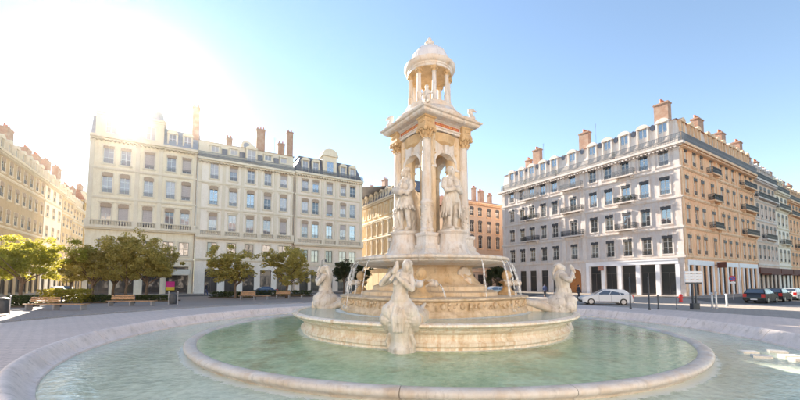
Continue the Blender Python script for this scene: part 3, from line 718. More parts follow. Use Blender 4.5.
# the two on the far side show only through the arches
for k in (1, 2):
    a = -PI / 4 + k * PI / 2 + FROT
    o = put('artist_statue', st[k % 2], None, (CX + 1.40 * math.cos(a), CY + 1.40 * math.sin(a), 4.40), a + PI / 2)
    tag(o, ['', 'cream statue seen from behind through the right arch', 'cream statue seen from behind through the left arch'][k], 'statue', 'statues in the tower arches')
# seated child on the edge of the rotunda base
mb = MB(); mb.limb([(0, 0, .1), (0, -.02, .35), (0, -.02, .5)], [.14, .12, .10]); mb.ball((0, -.05, .66), (.085, .10, .11))
mb.limb([(-.08, -.05, .1), (-.1, -.3, .12), (-.1, -.34, -.12)], [.085, .07, .05]); mb.limb([(.08, -.05, .1), (.1, -.28, .16), (.12, -.34, -.1)], [.085, .07, .05])
mb.limb([(-.12, -.02, .48), (-.22, -.1, .3), (-.1, -.22, .22)], [.055, .05, .035]); mb.limb([(.12, -.02, .48), (.2, -.14, .34), (.1, -.24, .3)], [.055, .05, .035])
pm = remesh(mb, 'cherub_statue', .016, 2)
a = -PI / 2 + FROT; o = put('cherub_statue', pm, None, (CX + 1.2 * math.cos(a), CY + 1.2 * math.sin(a), 10.02), a + PI / 2); tag(o, 'small pale cherub seated at the foot of the rotunda columns', 'statue')

# water jets from the bowl rim and spouts
jets = [(-178, .5), (-166, .55), (-155, .6), (-140, .4), (-62, .3), (-41, .45), (-33, .5), (-20, .6), (-8, .62), (170, .5), (155, .5), (10, .6)]
def jet(p0, d, out, drop, r0=.022, up=.08):
    mb = MB(); side = Vector((-d.y, d.x, 0))
    def at(s, k): return p0 + d * (out * s * (1 + .05 * k)) + side * (.035 * k * s) + Vector((0, 0, up * 4 * s * (1 - s) * (1 - s) - drop * s * s))
    for k in (-1, 0, 1):
        pts = []; rs = []
        e = 1.0 if k == 0 else random.uniform(.6, .9)
        for i in range(15):
            s = e * i / 14; pts.append(at(s, k)); rs.append(r0 * (.62 if k else .8) * (1 + random.uniform(-.35, .45)))
        mb.tube(pts, rs, 6)
    for _ in range(26):
        s = random.uniform(.45, 1.0); p = at(s, random.uniform(-2.2, 2.2)); mb.ball(p + Vector((random.gauss(0, .012), random.gauss(0, .012), 0)), random.uniform(.006, .016), n=5, m=4)
    for _ in range(22):      # splash where it lands
        a = random.uniform(0, 2 * PI); q = abs(random.gauss(0, .09)); mb.ball(at(1.0, 0) + Vector((q * math.cos(a), q * math.sin(a), random.uniform(0, .12))), random.uniform(.006, .018), n=5, m=4)
    return mb
jw = {0: 'at the far left of the bowl', }
nj = 0
for i, (a, out) in enumerate(jets):
    d = Vector((math.cos(R(a)), math.sin(R(a)), 0)); p0 = Vector((CX, CY, 3.1)) + d * 3.36
    o = make('water_jet', jet(p0, d, out, 1.95 if out > .4 else 1.45), 'water_stream', sm=60)
    tag(o, 'thin white jet falling from the upper bowl, ' + ('outermost on the left', 'second from the left end', 'third from the left end', 'just left of the near siren', 'before the pedestal right of centre', 'fourth from the right end', 'third from the right end', 'second from the right end', 'outermost on the right', 'behind the left end', 'far side behind the left jets', 'behind the right end')[i], 'water jet', 'jets falling from the upper bowl')
for k in range(4):
    a0_ = -PI / 2 + k * PI / 2 + FROT
    for j in (-1, 1):
        a = a0_ + j * PI / 2; base = Vector((CX + 3.3 * math.cos(a0_), CY + 3.3 * math.sin(a0_), 2.18)); d = Vector((math.cos(a), math.sin(a), 0))
        if k == 2: continue
        o = make('water_jet', jet(base + d * .6, d, .38, 1.05, .028, .05), 'water_stream', sm=60); tag(o, 'short spout pouring on the %s side of the %s acorn finial' % ('left' if (j < 0) == (k == 0) else 'right', ('near', 'right', 'far', 'left')[k]) if k == 0 else 'short spout pouring on the %s side of the %s acorn finial' % ('near' if (j < 0) == (k == 1) else 'far', ('near', 'right', 'far', 'left')[k]), 'water jet', 'spouts of the acorn fountains')
# flat stones standing in the outer pool
for (px, py), lb in zip(((748, 351.5), (761, 356), (777, 351), (789, 355.5), (800, 359)), ('leftmost pale stone slab standing in the outer pool', 'second pale stone slab from the left in the outer pool', 'middle pale stone slab in the outer pool, farthest from camera', 'fourth pale stone slab from the left in the outer pool', 'pale stone slab in the outer pool at the right picture edge')):
    x, y = groundpt(px, py, .1)
    mb = MB().vprism([(-.24, -.13), (.2, -.16), (.25, .1), (-.18, .15)], -.05, .06)
    o = make('stone_slab', mb, 'block_stone', None, (x, y, .06), R(random.uniform(-25, 5))); tag(o, lb, 'stone slab', 'flat stones in the pool')

# ------------------------------------------------------------------ building kit
CACHE = {}
def cached(key, fn, mat, sm=None):
    k = (key, mat)
    if k not in CACHE:
        me = fn().mesh(key[0] if isinstance(key, tuple) else key); setmat(me, mat)
        if sm: smooth(me, sm)
        CACHE[k] = me
    return CACHE[k]
def wall_mesh(L, z0, z1, ops, rev=.3, x0=0):
    xs = sorted({round(v, 3) for v in [x0, L] + [q for o in ops for q in (o[0] - o[2] / 2, o[0] + o[2] / 2)]})
    zs = sorted({round(v, 3) for v in [z0, z1] + [q for o in ops for q in (o[1], o[1] + o[3])]})
    xs = [x for x in xs if x0 <= x <= L]; zs = [z for z in zs if z0 <= z <= z1]
    mb = MB(); idx = {}
    def vid(x, z):
        if (x, z) not in idx: idx[(x, z)] = len(mb.v); mb.v.append((x, 0, z))
        return idx[(x, z)]
    for i in range(len(xs) - 1):
        for j in range(len(zs) - 1):
            cx, cz = (xs[i] + xs[i + 1]) / 2, (zs[j] + zs[j + 1]) / 2
            if any(abs(cx - o[0]) < o[2] / 2 and o[1] < cz < o[1] + o[3] for o in ops): continue
            mb.f.append((vid(xs[i], zs[j]), vid(xs[i + 1], zs[j]), vid(xs[i + 1], zs[j + 1]), vid(xs[i], zs[j + 1])))
    for o in ops:
        a, b2, c, d = o[0] - o[2] / 2, o[0] + o[2] / 2, max(o[1], z0), min(o[1] + o[3], z1)
        mb.add([(a, 0, c), (a, rev, c), (a, rev, d), (a, 0, d)], [(0, 1, 2, 3)]); mb.add([(b2, 0, c), (b2, 0, d), (b2, rev, d), (b2, rev, c)], [(0, 1, 2, 3)])
        mb.add([(a, 0, d), (a, rev, d), (b2, rev, d), (b2, 0, d)], [(0, 1, 2, 3)]); mb.add([(a, 0, c), (b2, 0, c), (b2, rev, c), (a, rev, c)], [(0, 1, 2, 3)])
    return mb
def arcpts(w, h, rise, n=8):      # top outline of a segmental or round head
    return [(w / 2 * math.cos(PI * k / n), h - rise + rise * math.sin(PI * k / n)) for k in range(n + 1)]
def frame_mesh(w, h, bars=2):
    mb = MB(); y0, y1 = .14, .21; t_ = .07
    mb.box(-w / 2, y0, 0, -w / 2 + t_, y1, h).box(w / 2 - t_, y0, 0, w / 2, y1, h).box(-w / 2 + t_, y0, h - t_, w / 2 - t_, y1, h).box(-w / 2 + t_, y0, 0, w / 2 - t_, y1, .09)
    mb.box(-.045, y0 - .01, .09, .045, y1, h - t_)
    for k in range(1, bars + 1):
        z = .09 + (h - t_ - .09) * k / (bars + 1)
        mb.box(-w / 2 + t_, y0 + .02, z - .022, -.045, y1, z + .022).box(.045, y0 + .02, z - .022, w / 2 - t_, y1, z + .022)
    return mb
def surround_mesh(w, h, style):
    mb = MB(); t_ = .2; y = -.07
    mb.box(-w / 2 - t_, y, 0, -w / 2, 0, h).box(w / 2, y, 0, w / 2 + t_, 0, h).box(-w / 2 - t_, y, h, w / 2 + t_, 0, h + .24)
    if style == 'cornice': mb.box(-w / 2 - .34, -.22, h + .34, w / 2 + .34, 0, h + .48).box(-w / 2 - .26, -.14, h + .24, w / 2 + .26, 0, h + .34)
    if style == 'pediment': mb.prism([(-w / 2 - .36, h + .34), (w / 2 + .36, h + .34), (0, h + .72)], -.2, 0).box(-w / 2 - .28, -.12, h + .24, w / 2 + .28, 0, h + .34)
    if style == 'arch':
        top = arcpts(w + .5, h + .36, .3); mb.prism([(-w / 2 - .25, h + .02), (w / 2 + .25, h + .02)] + top, -.13, -.071)
        mb.prism([(-.12, h - .05), (.12, h - .05), (.15, h + .42), (-.15, h + .42)], -.2, -.131)
    return mb
def lambrequin_mesh(w, h):
    mb = MB(); top = h + .1; d = .50; w = w + .1; pts = [(-w * .28, top + .16), (-w / 2, top), (-w / 2, top - d - .08)]
    n = 5
    for k in range(n):
        x0 = -w / 2 + w * k / n; x1 = -w / 2 + w * (k + 1) / n
        pts += [(x0 + (x1 - x0) * .25, top - d - .02), (x0 + (x1 - x0) * .5, top - d - .09 + .03 * (k % 2)), (x0 + (x1 - x0) * .75, top - d - .02)]
    pts += [(w / 2, top - d - .08), (w / 2, top), (w * .28, top + .16)]
    return mb.prism(pts, -.10, -.072)
def guard_mesh(w, h=.62):
    mb = MB(); mb.box(-w / 2, .0, h - .05, w / 2, .04, h).box(-w / 2, .0, .06, w / 2, .04, .10).box(-w / 2, .005, h * .55, w / 2, .035, h * .55 + .03)
    n = max(5, int(w / .16))
    for k in range(n + 1):
        x = -w / 2 + w * k / n; mb.box(x - .016, .008, .10, x + .016, .032, h - .05)
    return mb
def blind_mesh(w, h, cover):
    mb = MB(); z = h - .02; n = int(cover * h / .22)
    for k in range(n):
        mb.box(-w / 2 + .02, .09, z - .205, w / 2 - .02, .115, z); z -= .22
    return mb
def put_in(name, me, parent, M):
    o = bpy.data.objects.new(name, me); COL.objects.link(o); o.parent = parent; o.matrix_local = M; return o
class Face:
    """one street front of a building: local x along the front, -y outward"""
    def __init__(s, root, ox, oy, rot, L, wall, trim, sty):
        s.root = root; s.M = Matrix.Translation((ox, oy, 0)) @ Matrix.Rotation(rot, 4, 'Z'); s.L = L; s.wall = wall; s.trim = trim; s.ops = []; s.sty = sty
    def at(s, u, z=0, y=0): return s.M @ Matrix.Translation((u, y, z))
    def part(s, name, mb, mat, sm=None):
        me = mb.mesh(name); setmat(me, mat)
        if sm: smooth(me, sm)
        return put_in(name, me, s.root, s.M)
    def win(s, u, z, w, h, surround='plain', glass=None, frame='frame_white', lamb=None, guard=None, blind=0, bars=2, sill=True, off=0, cut=True, blindmat='blind_beige'):
        if cut: s.ops.append((u, z, w, h))
        M = s.at(u, z, off)
        f = put_in('window', cached(('window', w, h, bars), lambda: frame_mesh(w, h, bars), frame), s.root, M)
        I = Matrix.Identity(4)
        put_in('pane', cached(('pane', w, h), lambda: MB().box(-w / 2, .18, 0, w / 2, .20, h), glass), f, I)
        if surround: put_in('surround', cached(('surround', w, h, surround), lambda: surround_mesh(w, h, surround), s.trim), f, I)
        if sill: put_in('sill', cached(('sill', w), lambda: MB().box(-w / 2 - .26, -.16, -.16, w / 2 + .26, 0, -.002).box(-w / 2 - .18, -.09, -.28, w / 2 + .18, 0, -.16), s.trim), f, I)
        if lamb: put_in('lambrequin', cached(('lambrequin', w, h), lambda: lambrequin_mesh(w, h), lamb), f, I)
        if guard: put_in('guard', cached(('guard', w), lambda: guard_mesh(w + .06), guard), f, Matrix.Translation((0, -.07, 0)))
        if blind > .05: put_in('blind', cached(('blind', w, h, round(blind, 1)), lambda: blind_mesh(w, h, round(blind, 1)), blindmat), f, I)
        return f
    def build_wall(s, z0, z1, name='wall', x0=0):
        return s.part(name, wall_mesh(s.L, z0, z1, [o for o in s.ops if o[1] + o[3] > z0 and o[1] < z1], x0=x0), s.wall)
    def course(s, z, h=.3, d=.22, mat=None, u0=0, u1=None, name='string_course', dent=False, ret=True):
        u1 = s.L if u1 is None else u1; e = d if ret else 0
        mb = MB().prism([(0, 0)] * 0 or [(u0 - e, z), (u1 + e, z), (u1 + e, z + h), (u0 - e, z + h)], -d, .02)
        mb.box(u0 - e * .5, -d * .55, z - h * .5, u1 + e * .5, .02, z)
        if dent:
            n = int((u1 - u0) / .55)
            for k in range(n):
                x = u0 + (u1 - u0) * (k + .5) / n; mb.box(x - .12, -d * .9, z - h * .5 - .22, x + .12, 0, z - h * .5 - .001)
        return s.part(name, mb, mat or s.trim)
    def pilaster(s, u, z0, z1, w=.7, d=.12, mat=None):
        mb = MB().box(u - w / 2, -d, z0, u + w / 2, 0, z1); mb.box(u - w / 2 - .07, -d - .06, z1 - .35, u + w / 2 + .07, 0, z1 - .001).box(u - w / 2 - .06, -d - .05, z0 + .001, u + w / 2 + .06, 0, z0 + .4)
        return s.part('pilaster', mb, mat or s.trim)
    def quoins(s, u0, z0, z1, sgn=1):
        z = z0; k = 0
        while z < z1 - .3:
            w = .85 if k % 2 else .58
            a, b2 = (u0, u0 + w) if sgn > 0 else (u0 - w, u0)
            put_in('quoin', cached(('quoin', w, sgn), lambda: MB().box(0 if sgn > 0 else -w, -.07, .02, w if sgn > 0 else 0, 0, .50), s.trim), s.root, s.at(u0, z)); z += .53; k += 1
    def balcony(s, u, z, w, d=.8, iron='iron', flowers=False, slab_mat=None, h=.95):
        b = put_in('balcony', cached(('balcony', w, d), lambda: MB().box(-w / 2, -d, -.2, w / 2, 0, 0).box(-w / 2 + .3, -d * .7, -.55, -w / 2 + .55, 0, -.2).box(w / 2 - .55, -d * .7, -.55, w / 2 - .3, 0, -.2), slab_mat or s.trim), s.root, s.at(u, z))
        def rail():
            mb = MB(); 
            for (xa, ya, xb, yb) in ((-w / 2, -d + .05, w / 2, -d + .05), (-w / 2 + .02, -d + .05, -w / 2 + .02, -.02), (w / 2 - .02, -d + .05, w / 2 - .02, -.02)):
                for z_ in (.08, .5, h): mb.box(min(xa, xb) - .02, min(ya, yb) - .02, z_ - .03, max(xa, xb) + .02, max(ya, yb) + .02, z_ + .02)
                ln = abs(xb - xa) + abs(yb - ya); n = int(ln / .12)
                for k in range(n + 1):
                    x, y = xa + (xb - xa) * k / n, ya + (yb - ya) * k / n; mb.box(x - .017, y - .017, .06, x + .017, y + .017, h)
                    if k < n: x2, y2 = xa + (xb - xa) * (k + .5) / n, ya + (yb - ya) * (k + .5) / n; mb.box(x2 - .03, y2 - .012, .18 + .2 * (k % 2), x2 + .03, y2 + .012, .3 + .2 * (k % 2))
            return mb
        put_in('railing', cached(('railing', w, d, h), rail, iron), b, Matrix.Identity(4))
        if flowers:
            mb = MB(); rnd = random.Random(int(u * 100))
            for c in range(3):
                cx = (-.3 + .3 * c) * w
                leaves(mb, (cx, -d + .2, .5), (.35, .22, .4), 90, .12, rnd)
            put_in('plants', setm(mb.mesh('plants', False), 'leaf_dark'), b, Matrix.Identity(4))['kind'] = 'stuff'
        return b
    def railing(s, u0, u1, z, y, iron='iron_grey', h=1.0, name='roof_railing'):
        mb = MB(); L = u1 - u0; n = int(L / .15)
        for z_ in (.06, .45, .62, h): mb.box(u0, y - .03, z + z_ - .035, u1, y + .03, z + z_ + .035)
        for k in range(n + 1): x = u0 + L * k / n; mb.box(x - .03, y - .02, z, x + .03, y + .02, z + h)
        return s.part(name, mb, iron)
    def balustrade(s, u0, u1, z, d=.75, posts=None, mat=None):
        mat = mat or s.trim
        mb = MB().box(u0 - .1, -d, z - .28, u1 + .1, 0, z).box(u0 - .05, -d * .7, z - .5, u1 + .05, 0, z - .28).box(u0, -d + .06, z, u1, -d + .28, z + .14).box(u0 - .02, -d + .03, z + .84, u1 + .02, -d + .31, z + 1.0)
        n = int((u1 - u0) / .34); pr = [(.09, .14), (.06, .2), (.055, .26), (.10, .42), (.085, .52), (.05, .68), (.09, .78), (.09, .84)]
        ps = posts or []
        for k in range(n):
            x = u0 + (u1 - u0) * (k + .5) / n
            if any(abs(x - p) < .45 for p in ps): continue
            mb.lathe([(r, z + q) for r, q in pr], 6, cx=x, cy=-d + .17)
        for p in ps: mb.box(p - .35, -d + .02, z + .001, p + .35, -d + .32, z + .98)
        return s.part('balustrade', mb, mat)
def setm(me, m): setmat(me, m); return me
def leaves(mb, c, rad, n, size, rnd, shell=.0):
    for _ in range(n):
        while True:
            p = Vector((rnd.uniform(-1, 1), rnd.uniform(-1, 1), rnd.uniform(-1, 1)))
            if shell < p.length < 1: break
        p = Vector((c[0] + p.x * rad[0], c[1] + p.y * rad[1], c[2] + p.z * rad[2]))
        a = Vector((rnd.gauss(0, 1), rnd.gauss(0, 1), rnd.gauss(0, .6))).normalized(); b_ = a.cross(Vector((rnd.gauss(0, 1), rnd.gauss(0, 1), rnd.gauss(0, 1)))).normalized()
        s = size * rnd.uniform(.6, 1.3)
        mb.add([p - a * s, p - b_ * s * .45, p + a * s, p + b_ * s * .45], [(0, 1, 2, 3)])
def chimney(root, x, y, z, w, d, h, pots=3, mat='brick', rz=0):
    c = make('chimney', MB().box(-w / 2, -d / 2, -1.2, w / 2, d / 2, h).box(-w / 2 - .1, -d / 2 - .1, h, w / 2 + .1, d / 2 + .1, h + .14).box(-w / 2 - .05, -d / 2 - .05, h + .14, w / 2 + .05, d / 2 + .05, h + .26), mat, root, (x, y, z), rz)
    pm_ = cached('chimney_pot', lambda: MB().lathe([(.15, 0), (.12, .45), (.15, .5), (.15, .55)], 8), 'terracotta')
    for k in range(pots): put('chimney_pot', pm_, c, (-w / 2 + w * (k + .5) / pots, 0, h + .26))
    return c
def antenna(root, x, y, z, h=2.6):
    mb = MB().tube([(0, 0, -.5), (0, 0, h)], .02, 5)
    for k in range(4): mb.tube([(-.35 + .04 * k, 0, h - .1 - .16 * k), (.35 - .04 * k, 0, h - .1 - .16 * k)], .01, 4)
    return make('antenna', mb, 'iron', root, (x, y, z), R(random.uniform(0, 90)))
def shell(root, L, depth, z1, mat, x0=0, y0=.0):
    """plain side and rear walls and a floor slab for the roof"""
    make('rear_wall', MB().add([(x0, y0, 0), (x0, depth, 0), (x0, depth, z1), (x0, y0, z1), (L, y0, 0), (L, depth, 0), (L, depth, z1), (L, y0, z1)], [(0, 3, 2, 1), (4, 5, 6, 7), (1, 2, 6, 5), (3, 7, 6, 2)]), mat, root, fix=False)
def mansard(root, L, depth, z0, z1, set1, set2, ztop, mat_low, mat_top, x0=0, sides=True):
    a = set1; b2 = set2; sx = 1 if sides else 0
    v = [(x0, a * .0 + .02, z0), (L, .02, z0), (L, depth - .02, z0), (x0, depth - .02, z0),
         (x0 + b2 * sx, b2, z1), (L - b2 * sx, b2, z1), (L - b2 * sx, depth - b2, z1), (x0 + b2 * sx, depth - b2, z1)]
    r = make('roof', MB().add(v, [(0, 1, 5, 4), (1, 2, 6, 5), (2, 3, 7, 6), (3, 0, 4, 7), (4, 5, 6, 7)]), mat_low, root)
    w = (depth - 2 * b2) * .45
    e = .25
    make('roof_tiles', MB().add([(x0 + b2 * sx - e, b2 - e, z1 - .05), (L - b2 * sx + e, b2 - e, z1 - .05), (L - b2 * sx + e, depth - b2 + e, z1 - .05), (x0 + b2 * sx - e, depth - b2 + e, z1 - .05), (x0 + b2 * sx + w * sx, depth / 2, ztop), (L - (b2 + w) * sx, depth / 2, ztop)], [(0, 1, 5, 4), (1, 2, 5), (2, 3, 4, 5), (3, 0, 4)]), mat_top, r)
    return r
def dormer_mesh(w, h, kind, dep):
    mb = MB(); t_ = .22
    mb.box(-w / 2 - t_, -.08, -.25, -w / 2, dep, h).box(w / 2, -.08, -.25, w / 2 + t_, dep, h).box(-w / 2 - t_, -.08, -.4, w / 2 + t_, dep * .5, -.251)
    if kind == 'round':
        out = arcpts(w + 2 * t_ + .1, h + .66, .62, 10); mb.prism([(-w / 2 - t_ - .05, h + .001), (w / 2 + t_ + .05, h + .001)] + out, -.2, dep)
    elif kind == 'pediment':
        mb.box(-w / 2 - t_ - .06, -.16, h + .001, w / 2 + t_ + .06, dep, h + .22); mb.prism([(-w / 2 - t_ - .16, h + .221), (w / 2 + t_ + .16, h + .221), (0, h + .95)], -.22, dep)
    else:
        mb.box(-w / 2 - t_ - .08, -.18, h + .001, w / 2 + t_ + .08, dep, h + .28)
    return mb
def dormer(face, u, z, w, h, kind, y, dep=1.4, glass='glass_sky', frame='frame_white', hood='zinc'):
    d = put_in('dormer', cached(('dormer', w, h, kind, dep), lambda: dormer_mesh(w, h, kind, dep), face.trim), face.root, face.at(u, z, y))
    f = put_in('dormer_window', cached(('dormer_window', w, h), lambda: frame_mesh(w, h, 1), frame), d, Matrix.Identity(4))
    put_in('pane', cached(('pane', w, h), lambda: MB().box(-w / 2, .18, 0, w / 2, .20, h), glass), d, Matrix.Identity(4))
    return d
def pick(ws):
    r = random.random() * sum(w for _, w in ws)
    for v, w in ws:
        r -= w
        if r <= 0: return v
    return ws[-1][0]
def shopfront(face, u, z0, w, h, mat='glass_shop', frame='frame_dark', name='shop_window', cut=True):
    if cut: face.ops.append((u, z0, w, h))
    def fr():
        mb = MB().box(-w / 2, .1, 0, -w / 2 + .08, .2, h).box(w / 2 - .08, .1, 0, w / 2, .2, h).box(-w / 2 + .08, .1, h - .1, w / 2 - .08, .2, h).box(-w / 2 + .08, .1, 0, w / 2 - .08, .2, .25)
        mb.box(-w / 2 + .08, .12, h * .72, w / 2 - .08, .2, h * .72 + .07)
        if w > 1.5: mb.box(-.03, .12, .25, .03, .2, h * .72)
        return mb
    f = put_in(name, cached(('shop_window', w, h), fr, frame), face.root, face.at(u, z0))
    put_in('pane', cached(('shop_pane', w, h), lambda: MB().box(-w / 2, .205, 0, w / 2, .23, h), mat), f, Matrix.Identity(4))
    return f
def downpipe(face, u, z0, z1):
    face.part('downpipe', MB().tube([(u, -.12, z0), (u, -.12, z1)], .07, 8), 'lambrequin_brown', 60)

# ------------------------------------------------------------------ the corner building on the right
rb = empty('corner_building', CR, BANG, 'large six-storey corner building, grey plaza front and street side coloured by warm light', 'building')
FL = Face(rb, 0, 34, -PI / 2, 34, 'wall_grey_limestone', 'trim_grey', 0)     # plaza front; u measured from the far end
FRr = Face(rb, 0, 0, 0, 31.6, 'wall_orange_warm_light', 'trim_orange', 1)     # street side, warm light put into wall and trim colours
ROWS = [(6.35, 2.75), (10.85, 2.65), (15.35, 2.65), (19.75, 2.35)]
bl = [2.03, 4.77, 7.53, 10.29, 12.94, 16.78, 20.61, 23.2, 25.96, 28.52, 31.23]
for ri, (z, h) in enumerate(ROWS):
    for bi, ub in enumerate(bl):
        u = 34 - ub
        gl = pick([('glass_sky', 8 if ri > 1 else 3), ('glass_dark', 1 if ri > 1 else 5), ('glass_curtain', 1)])
        FL.win(u, z, 1.25, h, 'arch' if ri < 3 else 'plain', gl, lamb='lambrequin_grey', guard=None if (ub in (7.53, 16.78, 25.96) and ri in (1, 2)) else ('iron_grey' if ri > 1 else 'iron'))
for ri, zz in ((1, 10.7), (2, 15.2), (3, 19.55)):
    for ub, w in ((7.53, 3.1), (16.78, 4.2), (25.96, 3.4)):
        FL.balcony(34 - ub, zz, w, .85, 'iron' if ri < 3 else 'iron_grey', flowers=(ri == 2 and ub != 16.78))
for ub in (2.03, 4.77, 7.53, 10.29, 12.94): shopfront(FL, 34 - ub, .14, 2.0 if ub < 9 else 1.75, 4.7, 'glass_shop')
for ub in (20.61, 23.2, 25.96, 28.52, 31.23): shopfront(FL, 34 - ub, .14, 1.5, 4.3)
FL.ops.append((34 - 16.78, 0.12, 2.3, 4.4))
dz = MB().box(-1.15, .16, 0, 1.15, .26, 4.4)
for sx in (-1, 1):
    for kz in range(3): dz.box(sx * .58 - .4, .11, .3 + kz * 1.35, sx * .58 + .4, .16, 1.4 + kz * 1.35)
dr_ = put_in('oak_door', setm(dz.mesh('oak_door'), 'oak_door'), rb, FL.at(34 - 16.78, .12)); dr_['label'] = 'tall orange-brown panelled wooden door'
sp = []
pts = arcpts(2.3, 4.4, 1.15, 12)
for s in (-1, 1):
    half = [p for p in pts if p[0] * s >= -1e-6]
    half.sort(key=lambda p: p[0] * s)
    poly = half + [(s * 1.15, 4.41), (0, 4.41)]
    put_in('door_arch', setm(MB().prism(poly, -.02, .12).mesh('door_arch'), 'trim_grey'), dr_, Matrix.Identity(4))
# white shop portal and its piers
mb = MB().box(34 - 14.6, -.16, 4.86, 34 - .75, 0, 5.42)
for x in (14.35, 11.65, 8.92, 6.15, 3.4, .9): mb.box(34 - x - .26, -.13, .13, 34 - x + .26, 0, 4.86)
mb.box(34 - 14.6, -.22, 5.42, 34 - .75, 0, 5.6)
po = FL.part('shop_portal', mb, 'white_paint'); po['label'] = 'white painted shop portal with square piers'
FL.build_wall(0, 22.5)
for z in (5.75, 10.1, 14.55, 18.95): FL.course(z, .28, .2)
FL.course(22.3, .35, .75, dent=True, name='cornice')
for ub in (.35, 14.8, 18.8, 33.6): FL.pilaster(34 - ub, 5.9, 22.0, .7)
for ub in (3.4, 6.15, 8.9, 11.6, 22, 24.6, 27.2, 29.9): FL.pilaster(34 - ub, 18.95 + .3, 22.0, .45, .08)
FL.quoins(34, .15, 22.0, -1)
FL.railing(.2, 34.62, 22.66, -.62, 'iron_grey', 1.25)
for ub in bl:
    dormer(FL, 34 - ub, 23.7, 1.25, 2.75, 'round', .12, 1.2)
for k in range(len(bl) - 1):
    ub = (bl[k] + bl[k + 1]) / 2
    put_in('oval_window', cached('oval_window', lambda: MB().prism([(.34 * math.cos(2 * PI * q / 16), .5 * math.sin(2 * PI * q / 16)) for q in range(16)], .05, .5), 'slate', 60), rb, FL.at(34 - ub, 26.2, .2))
# street side
br_ = [1.89, 4.91, 7.59, 11.43, 15.52, 18.0, 20.98, 24.58, 27.3, 29.9]
for ri, (z, h) in enumerate(ROWS):
    for u in br_:
        bd = pick([(0, 3), (.9, 5), (.6, 1)])
        FRr.win(u, z, 1.15, h, 'arch' if ri < 3 else 'plain', pick([('glass_dark', 3), ('glass_curtain', 2), ('glass_sky', 1)]), lamb='lambrequin_grey', guard=None if (u in (11.43, 27.3) and ri in (1, 2, 3)) else 'iron', blind=bd)
for ri, zz in ((1, 10.7), (2, 15.2), (3, 19.55)):
    for u, w in ((11.43, 3.4), (27.3, 6.6)): FRr.balcony(u, zz, w, .85, 'iron', flowers=(ri == 2 and u < 20))
for u in (1.89, 4.0, 6.9, 9.0, 12.6, 14.7, 17.2, 19.4, 22.0, 24.8, 27.2, 29.6): shopfront(FRr, u, .14, 1.15, 4.5)
mb = MB()
for a_, b_ in ((.75, 10.2), (11.6, 20.8), (21.3, 31.0)):
    mb.box(a_, -.14, 4.66, b_, 0, 5.4); mb.box(a_, -.12, .13, a_ + .4, 0, 4.66); mb.box(b_ - .4, -.12, .13, b_, 0, 4.66)
for x in (2.95, 5.45, 7.95, 13.65, 15.95, 18.3, 23.4, 26, 28.4): mb.box(x - .22, -.11, .13, x + .22, 0, 4.66)
FRr.part('shop_portal', mb, 'white_paint')
FRr.build_wall(0, 22.5)
for z in (5.75, 10.1, 14.55, 18.95): FRr.course(z, .28, .2, ret=False)
FRr.course(22.3, .35, .75, dent=True, name='cornice', ret=False, u0=0)
for u in (.35, 13.4, 22.8, 31.2): FRr.pilaster(u, 5.9, 22.0, .6)
FRr.quoins(0, .15, 22.0, 1)
FRr.railing(-.62, 31.6, 22.66, -.62, 'iron_grey', 1.25)
for u in br_ + [13.4, 22.8]: dormer(FRr, u, 23.7, 1.0, 2.5, 'round', .12, 1.2)
make('rear_wall', MB().add([(31.6, .02, 0), (31.6, 34, 0), (31.6, 34, 22.4), (31.6, .02, 22.4), (.02, 34, 0), (.02, 34, 22.4)], [(0, 1, 2, 3), (1, 4, 5, 2)]), 'wall_rose', rb)
mansard(rb, 31.6, 34, 22.62, 26.55, .3, .5, 28.6, 'trim_grey', 'tile_red')
for x, y, w, d, h, p in ((1.0, 2.4, 1.9, 1.1, 2.5, 4), (1.2, 15.0, 1.8, 1.0, 2.6, 4), (1.4, 25.6, 1.7, 1.0, 2.9, 3), (1.8, 28.2, 1.3, .8, 1.5, 2), (11.5, 1.6, 2.2, 1.0, 2.2, 5), (21.5, 1.6, 1.9, 1.0, 2.0, 4), (30.8, 1.8, 1.5, 1.2, 2.3, 3)):
    chimney(rb, x + .4, y, 27.2, w if x > 5 else d, d if x > 5 else w, h, p)
for x, y in ((2.4, 13.4), (2.2, 24.4), (16, 3), (26, 3)): antenna(rb, x, y, 28, 3.4)
for ub in (9.0, 19.9, 27.3, 33.2):
    pt = put_in('roof_plant', cached('roof_plant', lambda: MB().lathe([(.14, 0), (.2, .35)], 8), 'plant_pot'), rb, FL.at(34 - ub, 22.7, -.4))
    mb = MB(); leaves(mb, (0, 0, .75), (.25, .25, .5), 90, .1, random); put_in('foliage', setm(mb.mesh('foliage', False), 'leaf_hedge'), pt, Matrix.Identity(4))['kind'] = 'stuff'
put_in('wall_sign', setm(MB().box(-.45, -.75, 0, .45, -.6, .8).box(-.05, -.6, .3, .05, 0, .4).mesh('wall_sign'), 'awning_dark'), rb, FL.at(34 - 11.6, 4.1, -.13))
put_in('wall_sign', setm(MB().box(-.08, -1.4, 0, .08, -.3, .9).box(-.03, -.3, .4, .03, 0, .5).mesh('wall_sign'), 'awning_dark'), rb, FRr.at(10.9, 4.4, 0))

